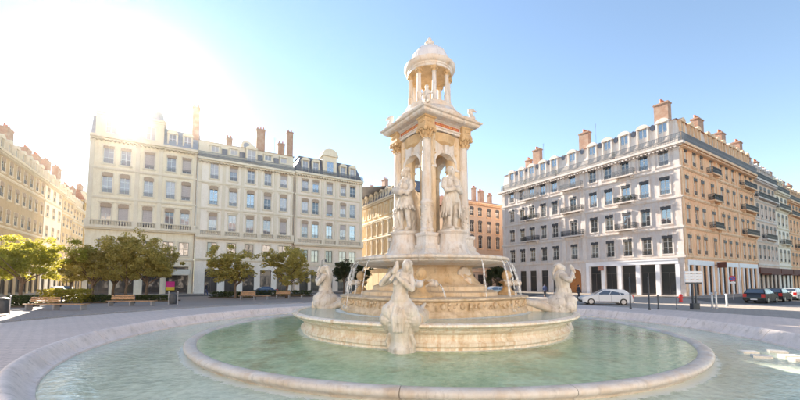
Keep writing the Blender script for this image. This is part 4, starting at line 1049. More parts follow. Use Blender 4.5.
# buildings further along that street
def street_house(name, label, u0, L, wall, trim, rows, bays, ztop, roofmat, dark_shop, rng):
    h_ = empty(name, CR + DR * u0, BANG, label, 'building', 'houses along the right-hand street')
    f = Face(h_, 0, 0, 0, L, wall, trim, 0)
    for ri, (z, h) in enumerate(rows):
        for u in bays: f.win(u, z, 1.1, h, 'plain', pick([('glass_dark', 3), ('glass_curtain', 2)]), lamb='lambrequin_grey', guard='iron', blind=pick([(0, 3), (.8, 3)]))
    for u in bays: shopfront(f, u, .14, 1.6, 3.6)
    f.build_wall(0, ztop)
    for z in (5.4,) + tuple(r[0] - .75 for r in rows[1:]): f.course(z, .24, .16, ret=False)
    f.course(ztop - .2, .35, .6, dent=True, name='cornice', ret=False)
    f.balcony(L / 2, rows[1][0] - .1, L * .5, .8); f.balcony(L / 2, rows[3][0] - .1, L - .6, .7)
    f.railing(.1, L - .1, ztop + .15, -.5, 'iron', 1.0)
    for u in bays: dormer(f, u, ztop + 1.0, 1.0, 1.7, 'pediment', .4, 1.3)
    if dark_shop: f.part('shop_fascia', MB().box(.3, -.25, 3.75, L - .3, 0, 4.9).prism([(.6, 3.5), (L * .6, 3.5), (L * .6, 3.74), (.6, 3.74)], -1.6, -.25), 'awning_dark')
    shell(h_, L, 13, ztop, wall, y0=.3)
    mansard(h_, L, 13, ztop + .1, ztop + 3.6, .3, 1.0, ztop + 5, roofmat, 'tile_red', sides=False)
    for x in (.8, L * .55, L - .9): chimney(h_, x, 2.4, ztop + 3.6, 1.5, .9, 2.2, 3)
    return h_
street_house('street_house', 'rose-grey house with black awning next to the corner building', 31.75, 13.3, 'wall_rose', 'trim_grey', [(6.6, 2.5), (10.7, 2.5), (14.8, 2.4), (18.7, 2.2)], [1.5, 4.1, 6.65, 9.2, 11.8], 22.2, 'zinc', True, 1)
street_house('street_house', 'pale narrow house second from the corner building on the street', 45.1, 9.0, 'wall_pale_cream', 'trim_cream', [(6.4, 2.4), (10.3, 2.4), (14.2, 2.3), (18.0, 2.2)], [1.6, 4.5, 7.4], 21.4, 'slate', True, 2)
street_house('street_house', 'orange house at the right picture edge, far down the street', 54.2, 16, 'wall_orange_warm_light', 'trim_orange', [(6.0, 2.4), (9.9, 2.4), (13.7, 2.3), (17.4, 2.2)], [1.6, 4.4, 7.2, 10, 12.8], 20.6, 'zinc', True, 3)

# ------------------------------------------------------------------ the three left-hand fronts
def left_building(name, label, u0, L, wall, bays, rows, styles, glass, top, mezz, bal_z, posts, depth=15):
    h_ = empty(name, LP + DR * u0, BANG, label, 'building', 'apartment buildings on the left of the square')
    f = Face(h_, 0, 0, 0, L, wall, 'trim_cream', 0)
    for (z, h), st_ in zip(rows, styles):
        for u in bays:
            f.win(u, z, 1.3, h, st_, pick(glass), 'frame_white', lamb='lambrequin_brown' if random.random() < .75 else None, guard='iron_grey' if st_ != 'low' else None, blind=pick([(0, 4), (.9, 1), (.4, 1)]), blindmat='shutter_grey')
    for u in bays: f.win(u, mezz[0], 1.45, mezz[1], 'plain', pick([('glass_curtain', 2), ('glass_dark', 1)]), 'frame_dark', bars=1)
    f.course(mezz[0] - .75, .3, .25, ret=False)
    for (z, h) in rows[1:]: f.course(z - .9, .26, .2, ret=False)
    f.balustrade(.05, L - .05, bal_z, .8, posts)
    for p in posts: f.pilaster(p, bal_z + .05, top - .6, .55, .12)
    f.course(top - .25, .4, .7, dent=True, name='cornice', ret=False)
    return h_, f
G1 = [('glass_curtain', 8), ('glass_sky', 1), ('glass_dark', 1)]
G2 = [('glass_curtain', 4), ('glass_sky', 4), ('glass_dark', 1)]
# A
hA, fA = left_building('apartment_building', 'ochre-cream building with domed attic pavilion behind the leftmost row of trees', -16.5, 14.6, 'wall_ochre_cream',
    [2.35, 4.53, 7.68, 10.73, 12.98], [(11.0, 3.4), (16.3, 3.0), (21.0, 2.8)], ['cornice', 'plain', 'arch'], G1, 25.2, (6.6, 2.3), 10.9, [.3, 6.1, 9.25, 14.3])
for u, w in ((1.9, 2.6), (5.0, 2.6), (8.6, 2.4)): shopfront(fA, u, .14, w, 4.2)
shopfront(fA, 12.2, .14, 3.2, 4.6)
fA.build_wall(0, 25.2)
mb = MB()
mb.box(10.3, -.16, 4.8, 14.2, 0, 5.6); mb.box(10.25, -.14, .13, 10.55, 0, 4.8); mb.box(13.85, -.14, .13, 14.15, 0, 4.8)
fA.part('shop_portal', mb, 'trim_cream')
ps_ = fA.part('poster', MB().box(10.7, -.06, 1.3, 11.9, -.01, 2.2), 'magenta'); ps_['label'] = 'magenta and yellow poster in the shop window'
put_in('poster_base', setm(MB().box(10.7, -.058, .75, 11.9, -.012, 1.299).mesh('poster_base'), 'yellow'), ps_, Matrix.Identity(4))
fA.part('awning', MB().add([(11.0, -.16, 4.3), (14.0, -.16, 4.3), (14.0, -1.7, 3.5), (11.0, -1.7, 3.5), (11.0, -.16, 4.22), (14.0, -.16, 4.22), (14.0, -1.7, 3.28), (11.0, -1.7, 3.28)], [(0, 1, 2, 3), (7, 6, 5, 4), (3, 2, 6, 7), (0, 3, 7, 4), (1, 5, 6, 2)]), 'trim_cream')
shell(hA, 14.6, 15, 25.2, 'wall_ochre_cream', y0=.3)
mansard(hA, 14.6, 15, 25.3, 28.8, .3, 1.4, 29.8, 'zinc', 'zinc', sides=False)
for u in (10.73, 12.98): dormer(fA, u, 26.0, 1.1, 1.75, 'round', .35, 1.6, 'glass_curtain')
def pavilion(face, root, u, w, z0, z1, dome_h, flat=False):
    p = face.part('pavilion', MB().box(u - w / 2, -.05, z0, u + w / 2, 3.2, z1).box(u - w / 2 - .2, -.3, z1, u + w / 2 + .2, 3.4, z1 + .35).box(u - w / 2 - .1, -.16, z1 - .3, u + w / 2 + .1, 3.3, z1 - .001), face.trim)
    mbp = MB(); prof_ = [(math.cos(R(a)), math.sin(R(a))) for a in range(0, 91, 10)]
    lay = [(w / 2 * (c * .95 + .02), z1 + .35 + dome_h * s) for c, s in prof_]
    ring_ = []
    for hw, z in lay: ring_.append([(u - hw, 1.5 - hw * 1.55 / (w / 2), z), (u + hw, 1.5 - hw * 1.55 / (w / 2), z), (u + hw, 1.5 + hw * 1.6 / (w / 2), z), (u - hw, 1.5 + hw * 1.6 / (w / 2), z)])
    vs_ = [q for r_ in ring_ for q in r_]; fs_ = []
    for i in range(len(ring_) - 1):
        for j in range(4): fs_.append((4 * i + j, 4 * i + (j + 1) % 4, 4 * i + 4 + (j + 1) % 4, 4 * i + 4 + j))
    fs_.append((len(vs_) - 4, len(vs_) - 3, len(vs_) - 2, len(vs_) - 1)); mbp.add(vs_, fs_)
    put_in('pavilion_roof', setm(mbp.mesh('pavilion_roof'), 'zinc'), p, Matrix.Identity(4))
    f_ = put_in('pavilion_window', cached(('window', 1.3, 2.2, 1), lambda: frame_mesh(1.3, 2.2, 1), 'frame_white'), p, Matrix.Translation((u, -.26, z0 + .6)))
    put_in('pane', cached(('pane', 1.3, 2.2), lambda: MB().box(-.65, .18, 0, .65, .20, 2.2), 'glass_curtain'), p, Matrix.Translation((u, -.26, z0 + .6)))
    put_in('surround', cached(('surround', 1.3, 2.2, 'arch'), lambda: surround_mesh(1.3, 2.2, 'arch'), face.trim), p, Matrix.Translation((u, -.06, z0 + .6)))
    return p
pavilion(fA, hA, 7.68, 3.6, 25.3, 29.2, 2.3)
pavilion(fA, hA, 2.5, 3.8, 25.3, 29.0, 2.0)
make('chimney', MB().box(-.3, -.3, 0, .3, .3, 1.2), 'trim_cream', hA, (6.4, 1.5, 31.3))
chimney(hA, 14.1, 1.4, 28.4, 1.1, .9, 5.2, 2)
downpipe(fA, 14.48, .2, 25)
# B
hB, fB = left_building('apartment_building', 'pale cream middle building with stone balustrade and shallow mansard roof', -1.85, 16.85, 'wall_pale_cream',
    [2.61, 5.78, 8.78, 11.83, 14.84], [(11.2, 3.2), (16.1, 3.1), (20.8, 2.8)], ['cornice', 'pediment', 'cornice'], G1, 24.2, (6.8, 2.4), 10.3, [.35, 4.2, 7.3, 10.3, 13.3, 16.5])
for u in (2.61, 5.78, 8.78, 11.83, 14.84): shopfront(fB, u, .14, 2.0, 4.2, 'glass_shop')
fB.build_wall(0, 24.2)
shell(hB, 16.85, 15, 24.2, 'wall_pale_cream', y0=.3)
fB.railing(.1, 16.7, 24.35, -.55, 'iron_grey', 1.0)
mansard(hB, 16.85, 15, 24.3, 27.9, .3, 1.2, 29.6, 'trim_cream', 'tile_red', sides=False)
for u in (2.61, 5.78, 11.83, 14.84): dormer(fB, u, 25.0, 1.2, 2.0, 'flat', .4, 1.4, 'glass_curtain')
dormer(fB, 8.78, 25.0, 1.5, 2.4, 'pediment', .05, 1.8, 'glass_curtain')
for u in (4.2, 7.2, 10.4, 13.4): put_in('slate_window', cached('slate_window', lambda: MB().box(-.45, .3, 0, .45, .9, 1.1), 'slate'), hB, fB.at(u, 25.6, .1))
for x, w, h, p in ((5.0, 1.0, 1.3, 2), (10.6, 1.6, 4.3, 3), (14.6, 1.3, 2.2, 2), (16.3, 1.2, 5.0, 2)): chimney(hB, x, 2.2, 28.0, w, .9, h, p)
od = put_in('round_dormer', setm(MB().prism([(1.0 * math.cos(2 * PI * q / 20), 1.0 * math.sin(2 * PI * q / 20)) for q in range(20)], 0, 1.6).mesh('round_dormer'), 'trim_cream'), hB, fB.at(8.0, 28.4, 1.2))
put_in('pane', setm(MB().prism([(.6 * math.cos(2 * PI * q / 20), .6 * math.sin(2 * PI * q / 20)) for q in range(20)], -.03, -.005).mesh('pane'), 'glass_curtain'), od, Matrix.Identity(4))
antenna(hB, 13.4, 2.5, 29, 2.6); downpipe(fB, 16.7, .2, 24)
# C
hC, fC = left_building('apartment_building', 'beige building with slate mansard and central pedimented dormer, nearest the fountain', 15.1, 15.0, 'wall_beige',
    [2.18, 4.36, 7.38, 10.42, 12.64], [(11.2, 3.2), (16.1, 2.9), (20.7, 2.6)], ['plain', 'plain', 'arch'], G2, 24.4, (6.2, 2.4), 9.9, [.35, 5.85, 8.9, 14.6])
for u in (2.18, 4.5, 7.38, 10.3, 12.64): shopfront(fC, u, .14, 1.7, 4.0, 'glass_shop')
fC.build_wall(0, 24.4)
shell(hC, 15, 10, 24.4, 'wall_beige', y0=.3)
fC.railing(.1, 14.9, 24.55, -.5, 'iron_grey', .9)
mansard(hC, 15, 10, 24.5, 28.3, .3, 1.3, 28.9, 'slate', 'zinc', sides=True)
for u in (2.18, 4.36, 10.42, 12.64): dormer(fC, u, 25.0, 1.15, 2.2, 'round', .15, 1.6, 'glass_curtain')
p_ = fC.part('pediment_dormer', MB().box(5.9, -.06, 24.5, 8.86, 2.2, 28.9).box(5.6, -.35, 28.9, 9.16, 2.3, 29.25).prism(arcpts(3.7, 1.25, 1.25, 12) and [(7.38 + x_, 29.25 + z_) for x_, z_ in arcpts(3.4, 1.3, 1.3, 12)], -.3, 2.2), 'trim_cream')
put_in('window', cached(('window', 1.5, 2.6, 1), lambda: frame_mesh(1.5, 2.6, 1), 'frame_white'), p_, Matrix.Translation((7.38, -.28, 25.1)))
put_in('pane', cached(('pane', 1.5, 2.6), lambda: MB().box(-.75, .18, 0, .75, .20, 2.6), 'glass_sky'), p_, Matrix.Translation((7.38, -.28, 25.1)))
put_in('surround', cached(('surround', 1.5, 2.6, 'arch'), lambda: surround_mesh(1.5, 2.6, 'arch'), 'trim_cream'), p_, Matrix.Translation((7.38, -.07, 25.1)))
downpipe(fC, .2, .2, 24.2)

# ------------------------------------------------------------------ left-hand street
SP = Vector((-60, 52, 0))
def lane_house(name, label, u0, L, wall, rows, step, ztop, roofmat, chim):
    h_ = empty(name, SP + DL * u0, BANG + PI / 2, label, 'building', 'houses along the left-hand street')
    f = Face(h_, 0, 0, 0, L, wall, 'trim_cream', 0)
    n = max(1, int(L / step)); bays = [L * (k + .5) / n for k in range(n)]
    for z, h in rows:
        for u in bays: f.win(u, z, 1.1, h, 'plain', pick([('glass_dark', 3), ('glass_curtain', 2)]), 'frame_white', lamb='lambrequin_brown', guard='iron_grey')
    for u in bays: shopfront(f, u, .14, 1.7, 3.6)
    f.build_wall(0, ztop)
    for z, h in rows[1::2]: f.course(z - .8, .24, .18, ret=False)
    f.course(ztop - .2, .35, .55, dent=True, name='cornice', ret=False)
    for u in bays: dormer(f, u, ztop + .6, 1.0, 1.5, 'round', .3, 1.3, 'glass_curtain')
    shell(h_, L, 13, ztop, wall, y0=.3)
    mansard(h_, L, 13, ztop + .05, ztop + 2.6, .3, 1.3, ztop + 3.8, roofmat, 'tile_red', sides=False)
    for x, w, hh in chim: chimney(h_, x, 2.2, ztop + 2.6, w, 1.0, hh, 3)
    return h_
RW = [(6.2, 2.0), (10.0, 2.1), (13.8, 2.1), (17.6, 2.0)]
RW = [(7.2, 1.9), (11.2, 1.9), (14.9, 2.0), (18.7, 1.9)]
lane_house('lane_house', 'cream house at the left picture edge above the bright tree', -15.6, 32, 'wall_tan', RW, 2.6, 21.6, 'slate', [(11.5, 2.4, 3.2), (21.5, 2.4, 3.0), (29.5, 2.0, 2.2), (4, 2.0, 2.4)])
lane_house('lane_house', 'pale house with flat front, second along the left street', 16.6, 10.4, 'wall_pale_cream', [(7, 1.9), (11, 1.9), (15, 1.9), (18.6, 1.8)], 3.4, 21.4, 'zinc', [(2, 1.8, 2.6), (7.5, 2.2, 3.2)])
lane_house('lane_house', 'narrow amber house, third along the left street', 27.2, 7.6, 'wall_golden', [(7, 1.9), (10.8, 1.9), (14.4, 1.9), (18, 1.8)], 2.5, 21.0, 'zinc', [(3.5, 2.6, 4.0)])
lane_house('lane_house', 'amber house with even window rows, fourth along the left street', 35.0, 9.5, 'wall_golden', [(6.5, 1.9), (10.2, 1.9), (13.8, 1.9), (17.4, 1.8)], 2.3, 20.2, 'tile_red', [(2, 1.6, 2.4), (8, 1.6, 3)])
lane_house('lane_house', 'deep yellow house closing the left street beside the ochre building', 44.7, 22, 'wall_amber', [(7, 1.9), (11, 1.9), (15, 1.9), (19, 1.8)], 3.6, 23.5, 'tile_red', [(5, 2, 2)])

# ------------------------------------------------------------------ golden arcaded building behind the fountain
NEAR = Vector((-.9, 78, 0)) - DL * 4
gb = empty('arcaded_building', NEAR, BANG, 'golden building with tiers of arched windows seen left of the fountain tower', 'building')
FG = Face(gb, 0, 35, -PI / 2, 35, 'wall_golden', 'trim_cream', 0)
GBAY = [35 - (4 + v) for v in (-1.8, 1.9, 4.8, 7.7, 10.6, 13.5, 16.4, 19.3, 22.2, 25.1, 28)]
def arch_fill(w, h):
    pts = arcpts(w, h, w / 2, 12); mb = MB()
    for i in range(12):
        (xa, za), (xb, zb) = pts[i], pts[i + 1]; mb.prism([(xa, za), (xa, h + .001), (xb, h + .001), (xb, zb)], -.02, .14)
    for i in range(12):
        a, a2 = PI * i / 12, PI * (i + 1) / 12; r0, r1 = w / 2, w / 2 + .22; c = h - w / 2
        mb.prism([(r0 * math.cos(a), c + r0 * math.sin(a)), (r1 * math.cos(a), c + r1 * math.sin(a)), (r1 * math.cos(a2), c + r1 * math.sin(a2)), (r0 * math.cos(a2), c + r0 * math.sin(a2))], -.14, -.021)
    return mb
for u in GBAY:
    for z, h, w in ((8.9, 3.6, 1.75), (13.6, 3.2, 1.75)):
        f_ = FG.win(u, z, w, h, None, 'glass_dark', 'frame_dark', sill=True)
        put_in('arch_head', cached(('arch_head', w, h), lambda: arch_fill(w, h), 'trim_cream'), f_, Matrix.Identity(4))
    FG.win(u, 18.4, 1.3, 2.3, 'cornice', pick([('glass_dark', 2), ('glass_curtain', 1)]), 'frame_white')
    shopfront(FG, u, .14, 1.9, 4.2)
    dormer(FG, u, 22.7, 1.2, 1.6, 'round', .3, 1.3, 'glass_sky')
    colm = cached('half_column', lambda: MB().lathe([(.3, 8.6), (.3, 8.9), (.22, 9.0), (.2, 12.2), (.3, 12.45), (.3, 12.6)], 10).lathe([(.28, 13.2), (.28, 13.4), (.2, 13.5), (.18, 16.4), (.28, 16.65), (.28, 16.8)], 10), 'trim_cream', 40)
    put_in('half_column', colm, gb, FG.at(u - 1.45, 0, -.1))
FG.build_wall(0, 22.0)
for z in (5.4, 12.85, 17.2): FG.course(z, .3, .35, dent=(z > 17))
FG.course(21.8, .4, .7, dent=True, name='cornice')
shell(gb, 9, 35, 22, 'wall_golden', x0=.02)
make('front_wall', MB().box(0, -.01, 0, 9, .3, 22), 'wall_golden', gb)
mansard(gb, 9, 35, 22.2, 24.9, .3, 1.2, 25.6, 'slate', 'zinc')
for y in (4, 14, 22, 31): chimney(gb, 2.5, y, 25, 1.0, 1.8, 3.0, 3)
# ------------------------------------------------------------------ salmon house behind, right of the tower
PR = Vector((23, 90, 0)) - DR * 9.5
pk = empty('salmon_house', PR, BANG, 'salmon pink house with brick chimneys behind the fountain, right of the tower', 'building')
FP = Face(pk, 0, 0, 0, 26, 'wall_salmon', 'trim_orange', 0)
PB = [6.6 - 6.4, 3.4 + .0, 6.6, 9.75, 12.85, 16, 19.2, 22.4]
PB = [1.2, 3.8, 6.6, 9.75, 12.85, 16, 19.2, 22.4]
for z, h in ((5.6, 2.6), (10.6, 3.1), (14.7, 2.8), (18.9, 2.0)):
    for u in PB: FP.win(u, z, 1.35, h, 'plain', pick([('glass_dark', 4), ('glass_curtain', 2)]), 'frame_white', lamb='lambrequin_grey', guard='iron')
for u in PB: shopfront(FP, u, .14, 1.8, 3.8)
FP.build_wall(0, 22.2)
FP.course(4.6, .25, .2, ret=False); FP.course(22.0, .35, .6, dent=True, name='cornice')
shell(pk, 26, 14, 22.2, 'wall_salmon', y0=.3)
make('roof', MB().add([(-.5, -.5, 22.35), (26.5, -.5, 22.35), (26.5, 14.5, 22.35), (-.5, 14.5, 22.35), (-.5, 7, 25), (26.5, 7, 25)], [(0, 1, 5, 4), (2, 3, 4, 5), (0, 4, 3), (1, 2, 5), (0, 3, 2, 1)]), 'tile_red', pk)
for x, h, w in ((3.2, 2.6, .8), (8.3, 3.6, .9), (10.9, 3.0, 1.5), (14.2, 2.4, .9)): chimney(pk, x, 4, 23.6, w, 1.0, h, 3)
antenna(pk, 9.8, 4, 25.5, 3)

# ------------------------------------------------------------------ unseen far side of the square, added to bounce sunlight onto the fountain
def bounce_front(x, y, rot, L, wall, ztop):
    h_ = empty('bounce_facade', (x, y, 0), rot); tag(h_, kind='structure')
    f = Face(h_, 0, 0, 0, L, wall, 'trim_cream', 0); n = int(L / 3.4)
    for z in (6.4, 10.9, 15.3, 19.6):
        for k in range(n): f.win(L * (k + .5) / n, z, 1.2, 2.6, 'plain', 'glass_dark', 'frame_white')
    for k in range(n): shopfront(f, L * (k + .5) / n, .14, 2.2, 4.2)
    f.build_wall(0, ztop); f.course(5.4, .3, .2); f.course(ztop - .2, .4, .7, name='cornice')
    shell(h_, L, 12, ztop, wall, y0=.3); mansard(h_, L, 12, ztop + .1, ztop + 3, .3, 1.2, ztop + 4.5, 'slate', 'tile_red')
bounce_front(62, -18, R(168), 40, 'trim_grey', 23)
bounce_front(20, -24, R(180), 46, 'trim_grey', 24)
bounce_front(-29, -22, R(196), 40, 'trim_grey', 23)

# ------------------------------------------------------------------ trees, hedges
def crown_mesh(name, rx, rz, seed, mat, nclump=95, per=56, size=.15):
    rnd = random.Random(seed); mb = MB()
    lobes = [(Vector((rnd.uniform(-.55, .55) * rx, rnd.uniform(-.55, .55) * rx, rnd.uniform(-.55, .5) * rz)), rnd.uniform(.42, .62)) for _ in range(11)]
    for _ in range(nclump):
        c, s = rnd.choice(lobes); d = Vector((rnd.gauss(0, 1), rnd.gauss(0, 1), rnd.gauss(0, 1))).normalized() * rnd.uniform(.55, 1.0) * s
        p = c + Vector((d.x * rx, d.y * rx, d.z * rz)); q = rnd.uniform(.3, .62)
        leaves(mb, p, (q, q, q * .7), int(per * rnd.uniform(.6, 1.3)), size, rnd)
    me = mb.mesh(name, False); setmat(me, mat); return me
def trunk_mesh(h, rx, seed, r=.16):
    rnd = random.Random(seed); mb = MB()
    mb.tube([(0, 0, -.1), (.03, 0, .4), (rnd.uniform(-.1, .1), rnd.uniform(-.1, .1), h * .6), (rnd.uniform(-.15, .15), .05, h), (.1, 0, h + 1.2)], [r * 1.35, r, r * .85, r * .75, r * .4], 9)
    for k in range(7):
        a = 2 * PI * k / 7 + rnd.uniform(-.3, .3); l = rx * rnd.uniform(.5, .8)
        mb.tube([(0, 0, h * .85 + .1 * k), (l * .4 * math.cos(a), l * .4 * math.sin(a), h + .5 + .12 * k), (l * math.cos(a), l * math.sin(a), h + 1.0 + .22 * k)], [r * .5, r * .32, r * .12], 6)
    me = mb.mesh('trunk'); setmat(me, 'bark'); smooth(me, 60); return me
def tree(px, py, ptop, phw, crown_mat, seed, label, Yd=None, hb=2.3, dens=1.0, group='trees on the square'):
    if Yd is None: x, y = groundpt(px, py)
    else: y = Yd; x = (px - 400) / 348 * y
    k = math.hypot(y, 0) / 348; z1 = 2.3 + (281 - ptop) * k; rx = phw * k
    zc = (hb + z1) / 2; rz = (z1 - hb) / 2
    t_ = empty('plane_tree', (x, y, .1), 0, label, 'tree', group)
    put('trunk', trunk_mesh(hb - .1, rx, seed), t_)
    put('crown', crown_mesh('crown', rx, rz, seed, crown_mat, int(190 * dens), 92, .125), t_, (0, 0, zc - .1))
    return t_
tree(22, 302, 232, 42, 'leaf_bright', 11, 'bright yellow-green tree with broad crown at the left picture edge', Yd=36, hb=2.2, dens=1.25)
tree(93, 299, 240, 20, 'leaf_olive', 12, 'olive tree at the left end of the row before the ochre building', Yd=40, hb=1.9, dens=.6)
tree(114, 299, 232, 22, 'leaf_olive', 13, 'olive tree second from left in the row before the ochre building', Yd=42, hb=1.9, dens=.7)
tree(127, 299, 226, 20, 'leaf_olive', 14, 'tallest olive tree of the row before the ochre building', Yd=40, hb=1.9, dens=.7)
tree(147, 299, 238, 25, 'leaf_olive', 15, 'olive tree at the right end of the row before the ochre building', Yd=41, hb=1.9, dens=.8)
tree(236, 297, 246, 28, 'leaf_olive', 16, 'round olive tree before the middle cream building, left of its twin', Yd=44, hb=1.9, dens=.85)
tree(287, 297, 244, 27, 'leaf_olive', 17, 'round olive tree before the beige building, right of its twin', Yd=45, hb=1.9, dens=.85)
tree(72, 294, 262, 13, 'leaf_olive', 18, 'small tree at the mouth of the left-hand street', Yd=52, hb=2.2, dens=.4)
tree(344, 292, 258, 13, 'leaf_dark', 19, 'dark green tree behind the left siren, nearest the beige building', Yd=62, hb=2.0, dens=.5)
tree(362, 292, 262, 11, 'leaf_dark', 20, 'dark green tree half hidden by the upper bowl', Yd=66, hb=2.0, dens=.4)
tree(497, 292, 266, 12, 'leaf_dark', 21, 'dark green tree behind the right acorn finial', Yd=66, hb=1.4, dens=.5)
def hedge(px0, px1, py, h, mat, label, w=1.3, seed=1, n=900):
    x0, y0 = groundpt(px0, py); x1, y1 = groundpt(px1, py); L = math.hypot(x1 - x0, y1 - y0); a = math.atan2(y1 - y0, x1 - x0)
    rnd = random.Random(seed); mb = MB()
    for _ in range(n):
        p = (rnd.uniform(0, L), rnd.uniform(0, w), h * (1 - rnd.random() ** 1.6))
        leaves(mb, p, (.12, .12, .1), 5, .09, rnd)
    r_ = empty('hedge', (x0, y0, .115), a, label, 'hedge', 'low hedges behind the benches')
    put('foliage', setm(mb.mesh('foliage', False), mat), r_)['kind'] = 'stuff'
    make('soil_bed', MB().box(-.1, -.05, -.1, L + .1, w + .1, .12), 'soil', r_)
    return r_
hedge(34, 79, 305.5, 1.35, 'leaf_yellow', 'bushy yellow shrub bed behind the longest left bench', 1.6, 1, 1000)
hedge(2, 22, 309, .9, 'leaf_hedge', 'green hedge at the left picture edge beside the bin', 1.2, 2, 500)
hedge(80, 106, 304.5, .75, 'leaf_hedge', 'clipped green hedge between the two left benches', 1.2, 3, 500)
hedge(106, 172, 302.6, .6, 'leaf_hedge', 'clipped green hedge behind the second bench', 1.2, 4, 900)
hedge(209, 248, 299, .75, 'leaf_hedge', 'clipped green hedge left of the third bench', 1.5, 5, 700)
hedge(250, 310, 297.5, .8, 'leaf_hedge', 'clipped green hedge behind the two rightmost benches', 1.5, 6, 900)

# ------------------------------------------------------------------ street furniture
def bench(px0, px1, py, label, back=(0, 1)):
    x0, y0 = groundpt(px0, py, .115); x1, y1 = groundpt(px1, py, .115); L = math.hypot(x1 - x0, y1 - y0); a = math.atan2(y1 - y0, x1 - x0)
    b_ = empty('bench', (x0, y0, .115), a, label, 'bench', 'long wooden benches round the square')
    for k in range(4): make('slat', MB().box(0, .05 + .13 * k, .42, L, .16 + .13 * k, .47), 'timber', b_)
    for k in range(3): make('back_slat', MB().box(L * back[0], .60 + .03 * k, .56 + .14 * k, L * back[1], .64 + .03 * k, .67 + .14 * k), 'timber', b_)
    n = max(2, int(L / 1.6))
    for k in range(n + 1):
        x = .2 + (L - .5) * k / n; make('leg', MB().box(x, .06, 0, x + .1, .54, .42), 'granite', b_)
        if back[0] - .02 <= x / L <= back[1] + .02: make('back_support', MB().box(x, .645, .2, x + .06, .70, .98).box(x, .5, .2, x + .06, .645, .26), 'iron', b_)
    return b_
bench(21, 83, 310.3, 'long wooden bench in front of the yellow shrubs, nearest the left edge', (0, .5))
bench(105, 153, 306.2, 'long wooden bench before the row of olive trees', (0, .5))
bench(238, 269, 299.8, 'wooden bench under the tree before the middle building', (0, .48))
bench(274, 303, 298.6, 'wooden bench nearest the left siren', (0, .5))
def bin_(px, py, label):
    x, y = groundpt(px, py, .115); b_ = empty('litter_bin', (x, y, .115), R(20), label, 'litter bin', 'litter bins')
    make('drum', MB().lathe([(.26, .08), (.30, .2), (.30, .85), (.27, .95), (.2, .97)], 14), 'iron', b_, sm=40)
    for s in (-1, 1): make('post', MB().lathe([(.035, 0), (.035, 1.15), (.05, 1.17), (.05, 1.22), (.0, 1.24)], 8, cx=s * .36, cap=False), 'alloy', b_)
    make('cover', MB().lathe([(.32, 1.0), (.32, 1.05), (.1, 1.14), (.0001, 1.15)], 14, cap=False), 'iron', b_, sm=40)
bin_(173, 305, 'dark litter bin between two metal posts at the hedge end'); bin_(2, 315, 'dark litter bin at the left picture edge')
def pole(px, py, h, r, mat, name, label, cat, group, knob=True):
    x, y = groundpt(px, py); o = empty(name, (x, y, 0), 0, label, cat, group)
    make('shaft', MB().lathe([(r * 1.6, 0), (r * 1.6, .12), (r, .16), (r * .9, h - .05), (r * .6, h)], 10), mat, o, sm=40)
    if knob: make('cap', MB().lathe([(r * .6, h), (r * 1.25, h + .03), (r * 1.25, h + .10), (r * .5, h + .16), (.0001, h + .17)], 10, cap=False), mat, o, sm=50)
    return o
pole(630.7, 309, 2.45, .055, 'iron', 'post', 'tall thin dark post just right of the white car', 'post', 'thin dark posts by the corner building')
pole(649.5, 310, 2.5, .055, 'iron', 'post', 'tall thin dark post in front of the third shop opening', 'post', 'thin dark posts by the corner building')
pole(658.5, 309.5, 1.05, .045, 'iron', 'bollard', 'short dark bollard right of the two tall posts', 'bollard', 'bollards by the corner building')
pole(677, 309.5, .8, .045, 'iron_grey', 'bollard', 'short bollard beside the red hydrant', 'bollard', 'bollards by the corner building')
for px, py, h, l in ((712.5, 308.5, 1.2, 'pale bollard right of the striped sign board, left of a pair'), (716.6, 308.8, 1.25, 'pale bollard right of the striped sign board, right of a pair'), (727, 306.5, 1.0, 'stout pale bollard before the street corner shops')):
    pole(px, py, h, .075, 'alloy', 'bollard', l, 'bollard', 'bollards by the corner building')
x, y = groundpt(681, 303.2); hy = empty('hydrant', (x, y, .1), 0, 'red fire hydrant at the foot of the corner building', 'hydrant')
make('body', MB().lathe([(.2, 0), (.2, .08), (.15, .12), (.15, .62), (.19, .66), (.19, .72), (.12, .82), (.0001, .86)], 14, cap=False), 'sign_red', hy, sm=40)
for s in (-1, 1): make('outlet', MB().tube([(0, 0, .48), (s * .26, 0, .48)], .06, 8), 'sign_red', hy)
# striped information board on two legs
x, y = groundpt(695, 309.5); ib_ = empty('sign_board', (x, y, 0), R(8), 'white striped direction board on a dark stand at the street corner', 'sign')
for k in range(4): make('board_panel', MB().box(-.78, -.05, 2.2 + .235 * k, .78, .05, 2.4 + .235 * k), 'sign_white', ib_)
make('stand', MB().box(-.72, -.03, 2.08, .72, .05, 2.19).box(-.2, -.04, 0, -.1, .06, 2.08).box(.1, -.04, 0, .2, .06, 2.08).box(-.3, -.16, 0, .3, .16, .5), 'iron', ib_)
# no-parking roundel
x, y = groundpt(733.5, 300.5); np_ = empty('road_sign', (x, y, .1), R(-20), 'round blue and red no-parking sign on a grey pole', 'sign')
make('pole', MB().tube([(0, 0, 0), (0, 0, 2.75)], .035, 8), 'alloy', np_)
def rnd_disc(r, y0, y1, z): return MB().prism([(r * math.cos(2 * PI * q / 24), z + r * math.sin(2 * PI * q / 24)) for q in range(24)], y0, y1)
make('rim', rnd_disc(.34, -.06, -.03, 2.5), 'sign_red', np_); make('face', rnd_disc(.26, -.066, -.061, 2.5), 'sign_blue', np_)
make('slash', MB().prism([(-.2, 2.67), (-.16, 2.71), (.2, 2.33), (.16, 2.29)], -.072, -.067), 'sign_red', np_)
make('plate', MB().box(-.28, -.06, 1.92, .28, -.035, 2.1), 'sign_white', np_)
